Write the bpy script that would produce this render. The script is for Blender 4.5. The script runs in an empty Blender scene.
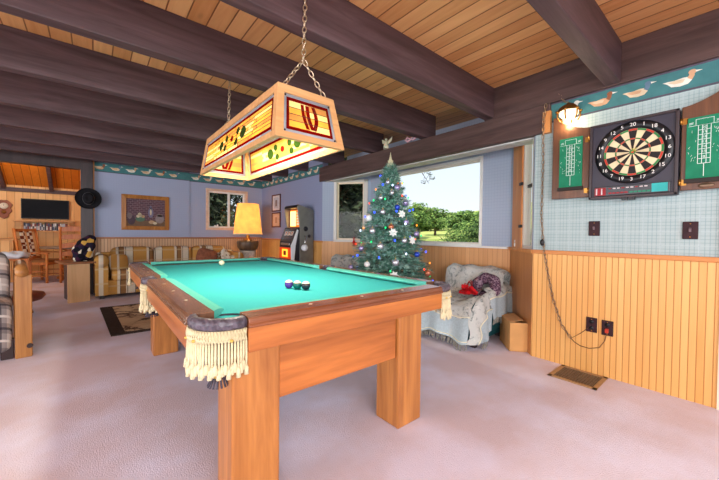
import bpy, bmesh, math, random
from mathutils import Vector, Matrix
PI = math.pi
rnd = random.Random(7)
SC = bpy.context.scene
COL = SC.collection

# ------------------------------------------------------------------ helpers
def lin(c):
    c = c / 255.0
    return c / 12.92 if c <= 0.04045 else ((c + 0.055) / 1.055) ** 2.4
def rgb(r, g, b): return (lin(r), lin(g), lin(b), 1.0)

class MB:
    """collects shapes and links them as one mesh object"""
    def __init__(self): self.v = []; self.f = []; self.m = []; self.s = []
    def add(self, vs, fs, m=0, smooth=False):
        o = len(self.v); self.v.extend([tuple(p) for p in vs])
        for f in fs:
            self.f.append(tuple(i + o for i in f)); self.m.append(m); self.s.append(smooth)
        return self
    def box(self, x0, x1, y0, y1, z0, z1, m=0):
        vs = [(x0,y0,z0),(x1,y0,z0),(x1,y1,z0),(x0,y1,z0),(x0,y0,z1),(x1,y0,z1),(x1,y1,z1),(x0,y1,z1)]
        return self.add(vs, [(0,3,2,1),(4,5,6,7),(0,1,5,4),(1,2,6,5),(2,3,7,6),(3,0,4,7)], m)
    def hexa(self, bot, top, m=0):
        return self.add(list(bot) + list(top), [(0,3,2,1),(4,5,6,7),(0,1,5,4),(1,2,6,5),(2,3,7,6),(3,0,4,7)], m)
    def obox(self, c, h, ax, m=0):
        c = Vector(c); a = [Vector(x) * k for x, k in zip(ax, h)]
        vs = [c + a[0]*i + a[1]*j + a[2]*k for k in (-1,1) for i, j in ((-1,-1),(1,-1),(1,1),(-1,1))]
        return self.add(vs, [(0,3,2,1),(4,5,6,7),(0,1,5,4),(1,2,6,5),(2,3,7,6),(3,0,4,7)], m)
    def bar(self, p, q, w, h, m=0, up=(0,0,1)):
        p, q = Vector(p), Vector(q); d = (q - p); L = d.length; d.normalize()
        u = Vector(up)
        if abs(d.dot(u)) > 0.98: u = Vector((0,1,0))
        r = d.cross(u).normalized(); u = r.cross(d)
        return self.obox((p + q) / 2, (w/2, L/2, h/2), (r, d, u), m)
    def prism(self, pts, o, u, v, n, depth, m=0, smooth=False):
        o, u, v, n = Vector(o), Vector(u), Vector(v), Vector(n)
        a = [o + u*x + v*y for x, y in pts]; b = [p + n*depth for p in a]; k = len(pts)
        return self.add(a + b, [tuple(range(k))[::-1], tuple(range(k, 2*k))] + [(i, (i+1) % k, k + (i+1) % k, k + i) for i in range(k)], m, smooth)
    def poly(self, pts, m=0): return self.add(pts, [tuple(range(len(pts)))], m)
    def tube(self, pts, r, n=8, m=0, smooth=True, closed=False):
        pts = [Vector(p) for p in pts]; k = len(pts)
        rs = r if isinstance(r, (list, tuple)) else [r] * k
        vs = []; prev = None
        for i, p in enumerate(pts):
            if closed: d = pts[(i+1) % k] - pts[i-1]
            else: d = pts[min(i+1, k-1)] - pts[max(i-1, 0)]
            if d.length < 1e-9: d = Vector((0,0,1))
            d.normalize()
            if prev is None:
                a = Vector((0,0,1)) if abs(d.z) < 0.9 else Vector((1,0,0))
                u = d.cross(a).normalized()
            else:
                u = prev - d * prev.dot(d)
                u = u.normalized() if u.length > 1e-6 else d.orthogonal().normalized()
            prev = u; w = d.cross(u)
            for j in range(n):
                t = 2*PI*j/n
                vs.append(p + u*(math.cos(t)*rs[i]) + w*(math.sin(t)*rs[i]))
        fs = []
        for i in range(k if closed else k-1):
            b = ((i+1) % k) * n
            for j in range(n):
                fs.append((i*n+j, i*n+(j+1) % n, b+(j+1) % n, b+j))
        if not closed:
            fs.append(tuple(range(n))[::-1]); fs.append(tuple(range((k-1)*n, k*n)))
        return self.add(vs, fs, m, smooth)
    def lathe(self, prof, c=(0,0,0), n=24, m=0, smooth=True, ax=((1,0,0),(0,1,0),(0,0,1)), cap=True):
        c = Vector(c); X, Y, Z = [Vector(a) for a in ax]; vs = []; k = len(prof)
        for r, z in prof:
            for j in range(n):
                t = 2*PI*j/n
                vs.append(c + X*(r*math.cos(t)) + Y*(r*math.sin(t)) + Z*z)
        fs = [(i*n+j, i*n+(j+1) % n, (i+1)*n+(j+1) % n, (i+1)*n+j) for i in range(k-1) for j in range(n)]
        self.add(vs, fs, m, smooth)
        if cap:
            o = len(self.v) - len(vs)
            for ring, rev in ((0, True), (k-1, False)):
                if prof[ring][0] > 1e-4:
                    ids = [o + ring*n + j for j in range(n)]
                    self.f.append(tuple(ids[::-1] if rev else ids)); self.m.append(m); self.s.append(False)
        return self
    def sq(self, c, h, e1=1.0, e2=1.0, R=None, nu=20, nv=12, m=0, fn=None):
        """super-ellipsoid: cushions, bodies, balls"""
        def sp(x, e): return math.copysign(abs(x) ** e, x)
        c = Vector(c); vs = []; fs = []
        for i in range(nv+1):
            a = -PI/2 + PI*i/nv
            for j in range(nu):
                b = 2*PI*j/nu
                p = Vector((h[0]*sp(math.cos(a),e1)*sp(math.cos(b),e2), h[1]*sp(math.cos(a),e1)*sp(math.sin(b),e2), h[2]*sp(math.sin(a),e1)))
                if fn: p = fn(p)
                if R is not None: p = R @ p
                vs.append(c + p)
        for i in range(nv):
            for j in range(nu):
                fs.append((i*nu+j, i*nu+(j+1) % nu, (i+1)*nu+(j+1) % nu, (i+1)*nu+j))
        return self.add(vs, fs, m, True)
    def grid(self, fn, nu, nv, m=0, smooth=True, mf=None):
        vs = [fn(i/nu, j/nv) for j in range(nv+1) for i in range(nu+1)]
        o = len(self.v); self.v.extend([tuple(p) for p in vs])
        for j in range(nv):
            for i in range(nu):
                a = j*(nu+1)+i
                self.f.append((o+a, o+a+1, o+a+nu+2, o+a+nu+1)); self.m.append(mf(i/nu, j/nv) if mf else m); self.s.append(smooth)
        return self
    def chain(self, pts, link=0.035, r=0.0035, w=0.011, m=0):
        pts = [Vector(p) for p in pts]; acc = 0; k = 0
        for a, b in zip(pts, pts[1:]):
            d = (b - a); L = d.length; d.normalize()
            n = max(1, round(L / (link*0.8)))
            u = d.orthogonal().normalized(); w2 = d.cross(u)
            for i in range(n):
                c = a + d * (L*(i+0.5)/n); s = u if k % 2 else w2; k += 1
                hl = link/2
                loop = [c + d*(hl*math.cos(t)) + s*(w*math.sin(t)) for t in [2*PI*q/10 for q in range(10)]]
                self.tube(loop, r, 5, m, True, True)
        return self
    def text(self, s, o, u, v, size, m=0, n=None):
        """flat lettering centred at o, u = reading direction, v = up"""
        cu = bpy.data.curves.new('t', 'FONT'); cu.body = s; cu.size = size; cu.align_x = 'CENTER'; cu.align_y = 'CENTER'; cu.resolution_u = 3
        ob = bpy.data.objects.new('t', cu); COL.objects.link(ob)
        dg = bpy.context.evaluated_depsgraph_get(); me = bpy.data.meshes.new_from_object(ob.evaluated_get(dg))
        o, u, v = Vector(o), Vector(u), Vector(v)
        self.add([o + u*p.co.x + v*p.co.y for p in me.vertices], [tuple(f.vertices) for f in me.polygons], m)
        bpy.data.objects.remove(ob); bpy.data.curves.remove(cu); bpy.data.meshes.remove(me)
        return self
    def build(self, name, mats, parent=None, bevel=0.0, seg=2, sub=0, kind=None):
        if not isinstance(mats, (list, tuple)): mats = [mats]
        off = Vector((0,0,0)); p = parent
        while p is not None: off += Vector(p.location); p = p.parent
        me = bpy.data.meshes.new(name)
        me.from_pydata([tuple(Vector(q) - off) for q in self.v], [], self.f)
        for mt in mats: me.materials.append(mt)
        me.polygons.foreach_set('material_index', self.m)
        me.polygons.foreach_set('use_smooth', self.s)
        me.update()
        ob = bpy.data.objects.new(name, me); COL.objects.link(ob)
        if parent is not None: ob.parent = parent
        if bevel > 0:
            b = ob.modifiers.new('bevel', 'BEVEL'); b.width = bevel; b.segments = seg; b.limit_method = 'ANGLE'; b.angle_limit = math.radians(40)
        if sub:
            b = ob.modifiers.new('sub', 'SUBSURF'); b.levels = sub; b.render_levels = sub
        if kind: ob['kind'] = kind
        return ob

def thing(name, label, cat, loc=(0,0,0), group=None):
    o = bpy.data.objects.new(name, None); COL.objects.link(o); o.location = loc; o.empty_display_size = 0.1
    o['label'] = label; o['category'] = cat
    if group: o['group'] = group
    return o
def tag(o, label, cat, group=None, kind=None):
    o['label'] = label; o['category'] = cat
    if group: o['group'] = group
    if kind: o['kind'] = kind
    return o
def dup(root, loc, rz=None, label=None):
    r = root.copy(); COL.objects.link(r); r.location = loc
    if rz is not None: r.rotation_euler = (0,0,rz)
    if label: r['label'] = label
    for ch in list(root.children):
        c = ch.copy(); COL.objects.link(c); c.parent = r
        for g in list(ch.children):
            d = g.copy(); COL.objects.link(d); d.parent = c
    return r

# ------------------------------------------------------------------ materials
class S:
    def __init__(self, name, rough=0.6, spec=0.3, metal=0.0):
        self.mat = bpy.data.materials.new(name); self.mat.use_nodes = True
        self.nt = self.mat.node_tree; self.b = self.nt.nodes['Principled BSDF']
        self.b.inputs['Roughness'].default_value = rough
        self.b.inputs['Specular IOR Level'].default_value = spec
        self.b.inputs['Metallic'].default_value = metal
        self._xyz = None
    def n(self, t): return self.nt.nodes.new(t)
    def link(self, a, b): self.nt.links.new(a, b)
    def put(self, sock, v):
        if isinstance(v, (int, float)): sock.default_value = v
        elif isinstance(v, (tuple, list)):
            sock.default_value = v if len(sock.default_value) == len(v) else v[:3]
        else: self.link(v, sock)
    def obj(self):
        if self._xyz is None:
            self._xyz = self.n('ShaderNodeTexCoord').outputs['Object']
            s = self.n('ShaderNodeSeparateXYZ'); self.link(self._xyz, s.inputs[0]); self._sep = s
        return self._xyz
    def axis(self, a): self.obj(); return self._sep.outputs['XYZ'.index(a)]
    def math(self, op, a, b=0.0, c=None):
        m = self.n('ShaderNodeMath'); m.operation = op
        self.put(m.inputs[0], a); self.put(m.inputs[1], b)
        if c is not None: self.put(m.inputs[2], c)
        return m.outputs[0]
    def vec(self, x, y, z):
        m = self.n('ShaderNodeCombineXYZ')
        for i, q in enumerate((x, y, z)): self.put(m.inputs[i], q)
        return m.outputs[0]
    def scale(self, sx, sy, sz, v=None):
        m = self.n('ShaderNodeVectorMath'); m.operation = 'MULTIPLY'
        self.link(v or self.obj(), m.inputs[0]); m.inputs[1].default_value = (sx, sy, sz); return m.outputs[0]
    def addv(self, a, b):
        m = self.n('ShaderNodeVectorMath'); m.operation = 'ADD'; self.link(a, m.inputs[0]); self.link(b, m.inputs[1]); return m.outputs[0]
    def noise(self, sc=5.0, det=3.0, v=None, dist=0.0, rough=0.5):
        m = self.n('ShaderNodeTexNoise'); self.link(v or self.obj(), m.inputs['Vector'])
        m.inputs['Scale'].default_value = sc; m.inputs['Detail'].default_value = det; m.inputs['Distortion'].default_value = dist; m.inputs['Roughness'].default_value = rough
        return m.outputs['Fac']
    def voro(self, sc=5.0, v=None, feat='F1', out='Distance'):
        m = self.n('ShaderNodeTexVoronoi'); m.feature = feat; self.link(v or self.obj(), m.inputs['Vector']); m.inputs['Scale'].default_value = sc
        return m.outputs[out]
    def white(self, v, dim='1D'):
        m = self.n('ShaderNodeTexWhiteNoise'); m.noise_dimensions = dim
        self.put(m.inputs['W' if dim == '1D' else 'Vector'], v); return m.outputs['Value']
    def ramp(self, f, stops, interp='LINEAR'):
        m = self.n('ShaderNodeValToRGB'); self.put(m.inputs[0], f); cr = m.color_ramp; cr.interpolation = interp
        while len(cr.elements) < len(stops): cr.elements.new(0.5)
        for e, (p, c) in zip(cr.elements, stops): e.position = p; e.color = c
        return m.outputs[0]
    def mix(self, f, a, b, mode='MIX'):
        m = self.n('ShaderNodeMix'); m.data_type = 'RGBA'; m.blend_type = mode
        self.put(m.inputs[0], f); self.put(m.inputs[6], a); self.put(m.inputs[7], b); return m.outputs[2]
    def col(self, c): self.put(self.b.inputs['Base Color'], c); return self
    def bump(self, h, s=0.2, d=0.01):
        m = self.n('ShaderNodeBump'); m.inputs['Strength'].default_value = s; m.inputs['Distance'].default_value = d
        self.link(h, m.inputs['Height']); self.link(m.outputs[0], self.b.inputs['Normal']); return self
    def emit(self, c, s):
        self.put(self.b.inputs['Emission Color'], c); self.b.inputs['Emission Strength'].default_value = s; return self

def plain(name, c, rough=0.6, spec=0.3, metal=0.0, var=0.12, sc=14.0, bump=0.0):
    s = S(name, rough, spec, metal)
    k = s.noise(sc, 4)
    d = tuple(x * (1 - var) for x in c[:3]) + (1,); e = tuple(min(1, x * (1 + var)) for x in c[:3]) + (1,)
    s.col(s.ramp(k, [(0.3, d), (0.7, e)]))
    if bump: s.bump(s.noise(sc * 6, 3), bump, 0.004)
    return s.mat
def wood(name, c1, c2, axis='Z', sc=1.0, rough=0.4, spec=0.4, fine=1.0):
    s = S(name, rough, spec)
    k = {'X': (0.6, 9, 9), 'Y': (9, 0.6, 9), 'Z': (9, 9, 0.6)}[axis]
    v = s.scale(*[q * sc for q in k])
    a = s.noise(1.0, 5, v, 1.2, 0.6)
    b = s.noise(6.0, 3, v, 0.3)
    f = s.math('ADD', s.math('MULTIPLY', a, 0.75), s.math('MULTIPLY', b, 0.25 * fine))
    mid = tuple((p + q) / 2 for p, q in zip(c1, c2))
    s.col(s.ramp(f, [(0.34, c1), (0.5, mid), (0.64, c2)]))
    s.bump(b, 0.08, 0.003)
    return s.mat
def boards(name, c1, c2, seam, axis, width, grain='Z', sw=0.06, rough=0.45, knots=0.0, spec=0.35):
    s = S(name, rough, spec)
    t = s.math('DIVIDE', s.axis(axis), width)
    idx = s.math('FLOOR', t); fr = s.math('FRACT', t)
    r = s.white(idx)
    k = {'X': (0.8, 12, 12), 'Y': (12, 0.8, 12), 'Z': (12, 12, 0.8)}[grain]
    v = s.addv(s.scale(*k), s.vec(s.math('MULTIPLY', r, 37.0), s.math('MULTIPLY', r, 91.0), r))
    g = s.noise(1.3, 5, v, 1.0, 0.6)
    f = s.math('ADD', s.math('MULTIPLY', g, 0.62), s.math('MULTIPLY', r, 0.38))
    c = s.ramp(f, [(0.2, c1), (0.75, c2)])
    if knots:
        kv = s.addv(s.scale(*[q * 0.35 if q > 1 else q * 2.2 for q in k]), s.vec(s.math('MULTIPLY', r, 53.0), r, s.math('MULTIPLY', r, 17.0)))
        d = s.voro(1.0, kv)
        c = s.mix(s.ramp(d, [(0.04, (knots,)*3 + (1,)), (0.13, (0,0,0,1))]), c, tuple(x * 0.35 for x in c1[:3]) + (1,))
    e = s.math('MINIMUM', fr, s.math('SUBTRACT', 1.0, fr))
    line = s.math('LESS_THAN', e, sw)
    s.col(s.mix(line, c, seam))
    s.bump(s.math('MINIMUM', s.math('DIVIDE', e, sw * 2), 1.0), 0.35, 0.004)
    return s.mat
def frame4(m, x0, x1, y0, y1, z0, z1, w, axis='x', wb=None):
    wb = wb or w
    if axis == 'x':
        m.box(x0,x0+w,y0,y1,z0,z1).box(x1-w,x1,y0,y1,z0,z1).box(x0+w,x1-w,y0,y1,z0,z0+wb).box(x0+w,x1-w,y0,y1,z1-w,z1)
    else:
        m.box(x0,x1,y0,y0+w,z0,z1).box(x0,x1,y1-w,y1,z0,z1).box(x0,x1,y0+w,y1-w,z0,z0+wb).box(x0,x1,y0+w,y1-w,z1-w,z1)
    return m
def glow(name, c, strength, rough=0.5):
    s = S(name, rough); s.col(c); s.emit(c, strength); return s.mat
def glass(name, tint=(1,1,1,1), gl=0.006):
    s = S(name); nt = s.nt
    t = s.n('ShaderNodeBsdfTransparent'); t.inputs[0].default_value = tint
    g = s.n('ShaderNodeBsdfGlossy'); g.inputs['Roughness'].default_value = 0.02
    m = s.n('ShaderNodeMixShader'); m.inputs[0].default_value = gl
    s.link(t.outputs[0], m.inputs[1]); s.link(g.outputs[0], m.inputs[2])
    s.link(m.outputs[0], nt.nodes['Material Output'].inputs[0]); return s.mat
def translucent(name, c, e=0.0, tr=0.6):
    s = S(name); nt = s.nt; nz = s.noise(9.0, 3)
    cc = s.ramp(nz, [(0.3, tuple(x * 0.8 for x in c[:3]) + (1,)), (0.7, c)])
    d = s.n('ShaderNodeBsdfDiffuse'); t = s.n('ShaderNodeBsdfTranslucent'); s.link(cc, d.inputs[0]); s.link(cc, t.inputs[0])
    m = s.n('ShaderNodeMixShader'); m.inputs[0].default_value = tr; s.link(d.outputs[0], m.inputs[1]); s.link(t.outputs[0], m.inputs[2])
    out = m.outputs[0]
    if e > 0:
        em = s.n('ShaderNodeEmission'); s.link(cc, em.inputs[0]); em.inputs[1].default_value = e
        a = s.n('ShaderNodeAddShader'); s.link(out, a.inputs[0]); s.link(em.outputs[0], a.inputs[1]); out = a.outputs[0]
    s.link(out, nt.nodes['Material Output'].inputs[0]); return s.mat

# carpet
s = S('carpet', 0.95, 0.05)
s.col(s.mix(s.ramp(s.noise(1.6, 4), [(0.42, (0,0,0,1)), (0.62, (1,1,1,1))]), rgb(212,196,206), rgb(224,218,238)))
s.bump(s.noise(160, 2), 0.35, 0.01); CARPET = s.mat
PLANK = boards('pine_ceiling_planks', rgb(190,124,72), rgb(232,174,118), rgb(128,78,44), 'X', 0.125, 'Y', 0.035, 0.45, 0.8)
DPLANK = boards('dining_ceiling_planks', rgb(190,98,24), rgb(222,130,40), rgb(120,60,18), 'X', 0.14, 'Y', 0.03, 0.5, 0.4)
s = S('dark_beam', 0.55, 0.3)
v = s.scale(0.9, 11, 11)
s.col(s.ramp(s.noise(1.2, 6, v, 0.8, 0.65), [(0.25, rgb(58,42,43)), (0.55, rgb(88,67,70)), (0.72, rgb(102,81,83)), (0.82, rgb(136,116,112))]))
s.bump(s.noise(3, 4, v), 0.15, 0.006); BEAM = s.mat
s = S('dark_beam_long', 0.55, 0.3)
v = s.scale(11, 0.9, 11)
s.col(s.ramp(s.noise(1.2, 6, v, 0.8, 0.65), [(0.25, rgb(60,44,42)), (0.55, rgb(88,66,62)), (0.72, rgb(100,78,74))])); s.bump(s.noise(3, 4, v), 0.15, 0.006); BEAMY = s.mat
DPOST = wood('dark_post_wood', rgb(44,32,33), rgb(66,49,49), 'Z')
WAINY = boards('wainscot_golden', rgb(220,160,88), rgb(236,182,110), rgb(184,122,62), 'Y', 0.039, 'Z', 0.06, 0.4)
WAINX = boards('wainscot_tan', rgb(196,152,112), rgb(216,176,138), rgb(150,108,76), 'X', 0.048, 'Z', 0.09, 0.45)
WAINB = boards('wainscot_bay', rgb(206,150,98), rgb(224,172,122), rgb(178,122,76), 'Y', 0.06, 'Z', 0.03, 0.45)
PANELW = wood('smooth_panel_wood', rgb(178,116,66), rgb(206,146,92), 'Z', 0.7)
DINEW = boards('dining_panelling', rgb(222,158,92), rgb(240,188,124), rgb(176,116,62), 'X', 0.13, 'Z', 0.03, 0.5, 0.4)
RAILW = wood('rail_wood', rgb(186,112,48), rgb(214,144,74), 'Y', 0.8)
RAILX = wood('rail_wood_long', rgb(150,92,52), rgb(184,124,76), 'X', 0.8)
ORANGE = wood('casing_wood', rgb(196,122,62), rgb(220,152,88), 'Z', 0.6)
# plaid paper
def paper(name, base, l1, l2, p, axis='Y', big=0.16):
    s = S(name, 0.8, 0.15)
    a = s.math('FRACT', s.math('DIVIDE', s.axis(axis), p)); b = s.math('FRACT', s.math('DIVIDE', s.axis('Z'), p))
    wa = s.math('LESS_THAN', a, 0.22); wb = s.math('LESS_THAN', b, 0.22)
    c = s.mix(s.math('MULTIPLY', wa, 0.55), base, l1); c = s.mix(s.math('MULTIPLY', wb, 0.55), c, l2)
    a2 = s.math('LESS_THAN', s.math('FRACT', s.math('DIVIDE', s.axis(axis), p * 4)), 0.09); b2 = s.math('LESS_THAN', s.math('FRACT', s.math('DIVIDE', s.axis('Z'), p * 4)), 0.09)
    c = s.mix(s.math('MULTIPLY', s.math('MAXIMUM', a2, b2), big), c, rgb(236,244,242))
    s.col(c); return s.mat
PAPER = paper('pale_plaid_paper', rgb(170,186,186), rgb(132,156,162), rgb(136,160,158), 0.024)
PAPERB = paper('blue_plaid_paper', rgb(170,180,198), rgb(156,168,190), rgb(156,168,190), 0.036, 'Y', 0.0)
PAPERX = paper('blue_wall_paper', rgb(164,172,197), rgb(160,168,194), rgb(160,168,193), 0.04, 'X', 0.0)
PAPERF = paper('blue_grey_paper', rgb(148,154,184), rgb(144,150,180), rgb(144,150,179), 0.04, 'Y', 0.0)
TEAL = plain('teal_border', rgb(72,122,124), 0.8, 0.1)
TEALD = plain('border_edge', rgb(92,84,96), 0.8, 0.1)
DUCK1 = plain('duck_cream', rgb(214,192,160), 0.8); DUCK2 = plain('duck_tan', rgb(204,160,124), 0.8); DUCK3 = plain('duck_head_brown', rgb(140,88,62), 0.8); DUCK4 = plain('duck_white', rgb(224,220,206), 0.8); DUCK5 = plain('duck_slate', rgb(96,120,140), 0.8)
WHITE = plain('white_frame_paint', rgb(232,230,224), 0.4, 0.4, var=0.03)
CREAMP = plain('cream_trim_paint', rgb(242,222,196), 0.5, 0.3, var=0.03)
SILVERF = plain('pale_metal_frame', rgb(214,206,196), 0.35, 0.5, var=0.03)
GLASS = glass('window_glass')
# table
OAK = wood('table_oak', rgb(146,84,38), rgb(208,138,72), 'Z', 0.8, 0.32, 0.5)
OAKX = wood('table_oak_long', rgb(144,78,34), rgb(200,118,56), 'X', 0.8, 0.3, 0.5)
OAKY = wood('table_oak_side', rgb(156,84,40), rgb(196,122,66), 'Y', 0.8, 0.3, 0.5)
WALX = wood('rail_walnut_long', rgb(112,62,40), rgb(160,96,62), 'X', 1.0, 0.22, 0.6)
WALY = wood('rail_walnut', rgb(98,66,50), rgb(140,100,76), 'Y', 1.0, 0.22, 0.6)
s = S('teal_cloth', 0.9, 0.1); s.col(s.ramp(s.noise(220, 2), [(0.3, rgb(52,164,170)), (0.7, rgb(68,180,184))])); s.bump(s.noise(400, 2), 0.1, 0.002); CLOTH = s.mat
s = S('cushion_cloth', 0.9, 0.1); s.col(s.ramp(s.noise(220, 2), [(0.3, rgb(84,176,164)), (0.7, rgb(100,192,178))])); CUSH = s.mat
s = S('pocket_leather', 0.42, 0.5); s.col(s.ramp(s.noise(60, 4), [(0.3, rgb(58,50,60)), (0.7, rgb(104,94,106))])); s.bump(s.voro(55), 0.6, 0.006); LEATHER = s.mat
FRINGE = plain('cream_macrame_cord', rgb(220,206,168), 0.9, 0.1, var=0.08, sc=60, bump=0.4)
NETM = plain('pocket_net_dark', rgb(70,64,76), 0.6, 0.3, var=0.25, sc=60, bump=0.4)
GOLD = plain('gold_thread', rgb(206,170,80), 0.4, 0.5, var=0.1)
PEARL = plain('pearl_inlay', rgb(232,220,200), 0.3, 0.5, var=0.05)
BLACK = plain('black_plastic', rgb(22,22,26), 0.4, 0.4)
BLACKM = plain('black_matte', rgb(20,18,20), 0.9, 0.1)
CHROME = plain('worn_chrome', rgb(206,206,206), 0.2, 0.5, 1.0, var=0.05)
CHAINM = plain('chain_metal', rgb(196,176,150), 0.3, 0.5, 0.9, var=0.1)
BRASS = plain('aged_brass', rgb(170,120,56), 0.3, 0.5, 0.9, var=0.2)
# ------------------------------------------------------------------ camera
F, CX, CY, CAMH = 320.0, 359.5, 240.0, 1.12
v1 = Vector((94 - CX, CY - 231, F)).normalized(); v2 = Vector((745 - CX, CY - 238, F)).normalized()
sv = (v1 + v2).normalized(); tv = v2 - v1; tv = (tv - sv * tv.dot(sv)).normalized()
AX = (sv + tv) / math.sqrt(2); AY = (sv - tv) / math.sqrt(2); AZ = AX.cross(AY)
if AZ.y < 0: AZ = -AZ
right = Vector((AX.x, AY.x, AZ.x)); up = Vector((AX.y, AY.y, AZ.y)); fwd = Vector((AX.z, AY.z, AZ.z))
cam = bpy.data.cameras.new('camera'); co = bpy.data.objects.new('camera', cam); COL.objects.link(co)
co.matrix_world = Matrix(((right.x, up.x, -fwd.x, 0), (right.y, up.y, -fwd.y, 0), (right.z, up.z, -fwd.z, CAMH), (0,0,0,1)))
cam.sensor_width = 36.0; cam.lens = F / 719 * 36.0; cam.clip_start = 0.02; cam.clip_end = 600
SC.camera = co

# ------------------------------------------------------------------ room shell
XR, YB = 3.138, 7.49
Z = Vector((0,0,1))
MB().box(-6, 4.0, -3.2, 12.0, -0.2, 0).build('floor', CARPET, kind='structure')
MB().box(-6, 3.76, -3.2, 7.7, 2.6, 2.75).build('ceiling', PLANK, kind='structure')
m = MB()
m.hexa([(-6,11.1,2.12),(0.4,11.1,2.12),(0.4,7.6,4.2),(-6,7.6,4.2)], [(-6,11.1,2.24),(0.4,11.1,2.24),(0.4,7.6,4.32),(-6,7.6,4.32)])
DC = m.build('ceiling_dining', DPLANK, kind='structure')

def duck(mb, o, u, size, kind, n, depth=0.0015):
    o, u, n = Vector(o), Vector(u), Vector(n)
    def pts(l): return [o + u*(x*size) + Z*(y*size) + n*depth for x, y in l]
    body = [(-.62,.13),(-.45,.02),(-.3,-.16),(0,-.22),(.28,-.18),(.42,-.02),(.36,.14),(.1,.17),(-.2,.12),(-.42,.14)]
    neck = [(.25,.1),(.41,-.02),(.5,.16),(.49,.3),(.33,.32),(.3,.2)]
    head = [(.27+.15+.14*math.cos(t), .34+.12*math.sin(t)) for t in [2*PI*i/10 for i in range(10)]]
    beak = [(.52,.39),(.76,.33),(.54,.29)]
    wing = [(-.45,.08),(-.1,.12),(.18,.08),(.1,-.06),(-.2,-.05)]
    b, h = [(2,5),(3,4),(2,6),(5,3)][kind % 4]
    mb.poly(pts(body), b); n2 = n * 0.0004
    for l, mi in ((neck, h), (head, h), (beak, 5), (wing, [3,2,3,2][kind % 4])):
        mb.poly([p + n2 for p in pts(l)], mi); n2 = n2 + n * 0.0003
BORD = [TEAL, TEALD, DUCK1, DUCK2, DUCK3, DUCK4, DUCK5]
def border(parent, p0, u, L, z0, z1, n, size, first=0.12, step=0.235, t=0.006, ks=0):
    """a strip of printed paper along a wall"""
    mb = MB(); p0, u, n = Vector(p0), Vector(u), Vector(n)
    mb.prism([(0,z0),(L,z0),(L,z1),(0,z1)], p0, u, Z, n, t, 0)
    for a, b in ((z0, z0+0.012), (z1-0.012, z1)):
        mb.prism([(0,a),(L,a),(L,b),(0,b)], p0 + n*t, u, Z, n, 0.001, 1)
    s = first; k = ks
    while s < L - 0.08:
        duck(mb, p0 + u*s + n*t + Z*((z0+z1)/2 - 0.012), u, size, k, n); s += step; k += 1
    return mb.build('wallpaper_border', BORD, parent)

# ---- wall with the dartboard
w = MB().box(XR, XR+0.12, 0.09, 1.254, 0.99, 2.6).build('wall_right', PAPER, kind='structure')
MB().box(XR-0.004, XR+0.1, 0.09, 1.254, 0.0, 0.965).build('wainscot', WAINY, w)
MB().box(XR-0.018, XR+0.05, 0.09, 1.258, 0.957, 0.992).build('chair_rail', RAILW, w, 0.004)
border(w, (XR, 1.125, 0), (0,-1,0), 1.03, 2.125, 2.292, (-1,0,0), 0.142, 0.135, 0.226, ks=0)
m = MB().box(XR-0.02, XR+0.03, -0.02, 0.095, 0, 2.14); d1 = m.build('trim_1', CREAMP, kind='structure')
m = MB().box(XR+0.01, XR+0.05, -0.9, -0.02, 0.01, 2.04)
d = m.build('door_1', CREAMP, kind='structure')
m = MB()
for z0, z1 in ((0.2, 0.9), (1.1, 1.9)):
    m.box(XR, XR+0.012, -0.78, -0.14, z0, z1)
m.build('door_panel', CREAMP, d, 0.006)
MB().sq((XR-0.05, -0.1, 1.0), (0.03,0.03,0.03)).tube([(XR-0.04,-0.1,1.0),(XR+0.01,-0.1,1.0)], 0.012).build('door_handle', BRASS, d)
MB().box(XR, XR+0.12, -3.2, -0.9, 0, 2.6).box(XR, XR+0.12, -0.9, 0.09, 2.14, 2.6).build('wall_right_rear', PAPER, kind='structure')
# ---- girder and header above the bay
g = MB().box(3.10, 3.26, -3.2, 1.745, 2.292, 2.6).build('girder_beam', BEAMY, bevel=0.006)
tag(g, 'dark girder running along the top of the dartboard wall above the duck border', 'beam')
g = MB().box(3.10, 3.30, 1.125, 4.88, 2.042, 2.292).build('header_beam', BEAMY, bevel=0.006)
tag(g, 'low dark header beam across the bay, the treetop in front of it', 'beam')
MB().box(3.17, 3.33, 1.19, 4.85, 2.028, 2.042).build('header_lit_strip', plain('lit_underside_grey', rgb(196,194,192), 0.6), kind='structure')  # added strip; its pale grey paints window light on the header underside
g = MB().box(3.095, 3.14, 1.118, 1.18, 2.035, 2.225).build('trim_2', ORANGE, kind='structure')
# ---- ceiling beams
ys = [(-1.25, 'ceiling beam behind the viewer, outside the picture'), (-0.3, 'dark ceiling beam overhead, just outside the picture'),
      (0.68, 'short dark ceiling beam meeting the wall above the dartboard cabinet'),
      (1.69, 'broad dark ceiling beam beside the front chain of the stained glass lamp'),
      (2.55, 'second dark ceiling beam, passing just above the stained glass lamp'),
      (3.49, 'third dark ceiling beam, just beyond the far chain of the lamp'),
      (4.45, 'fourth dark ceiling beam, its end lost behind the stained glass lamp'),
      (5.36, 'fifth dark ceiling beam, above the far half of the pool room'),
      (6.18, 'sixth dark ceiling beam, two before the blue wall with the picture'),
      (6.98, 'rearmost dark ceiling beam, closest to the blue wall with the duck border')]
for y, lab in ys[1:]:
    x1 = 3.10 if y < 1.5 else 3.3
    if y > 5: x1 = XR
    b = MB().box(-6, x1, y-0.05, y+0.05, 2.3, 2.6).build('ceiling_beam', BEAM, bevel=0.006)
    tag(b, lab, 'beam', 'dark ceiling beams')
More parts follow.
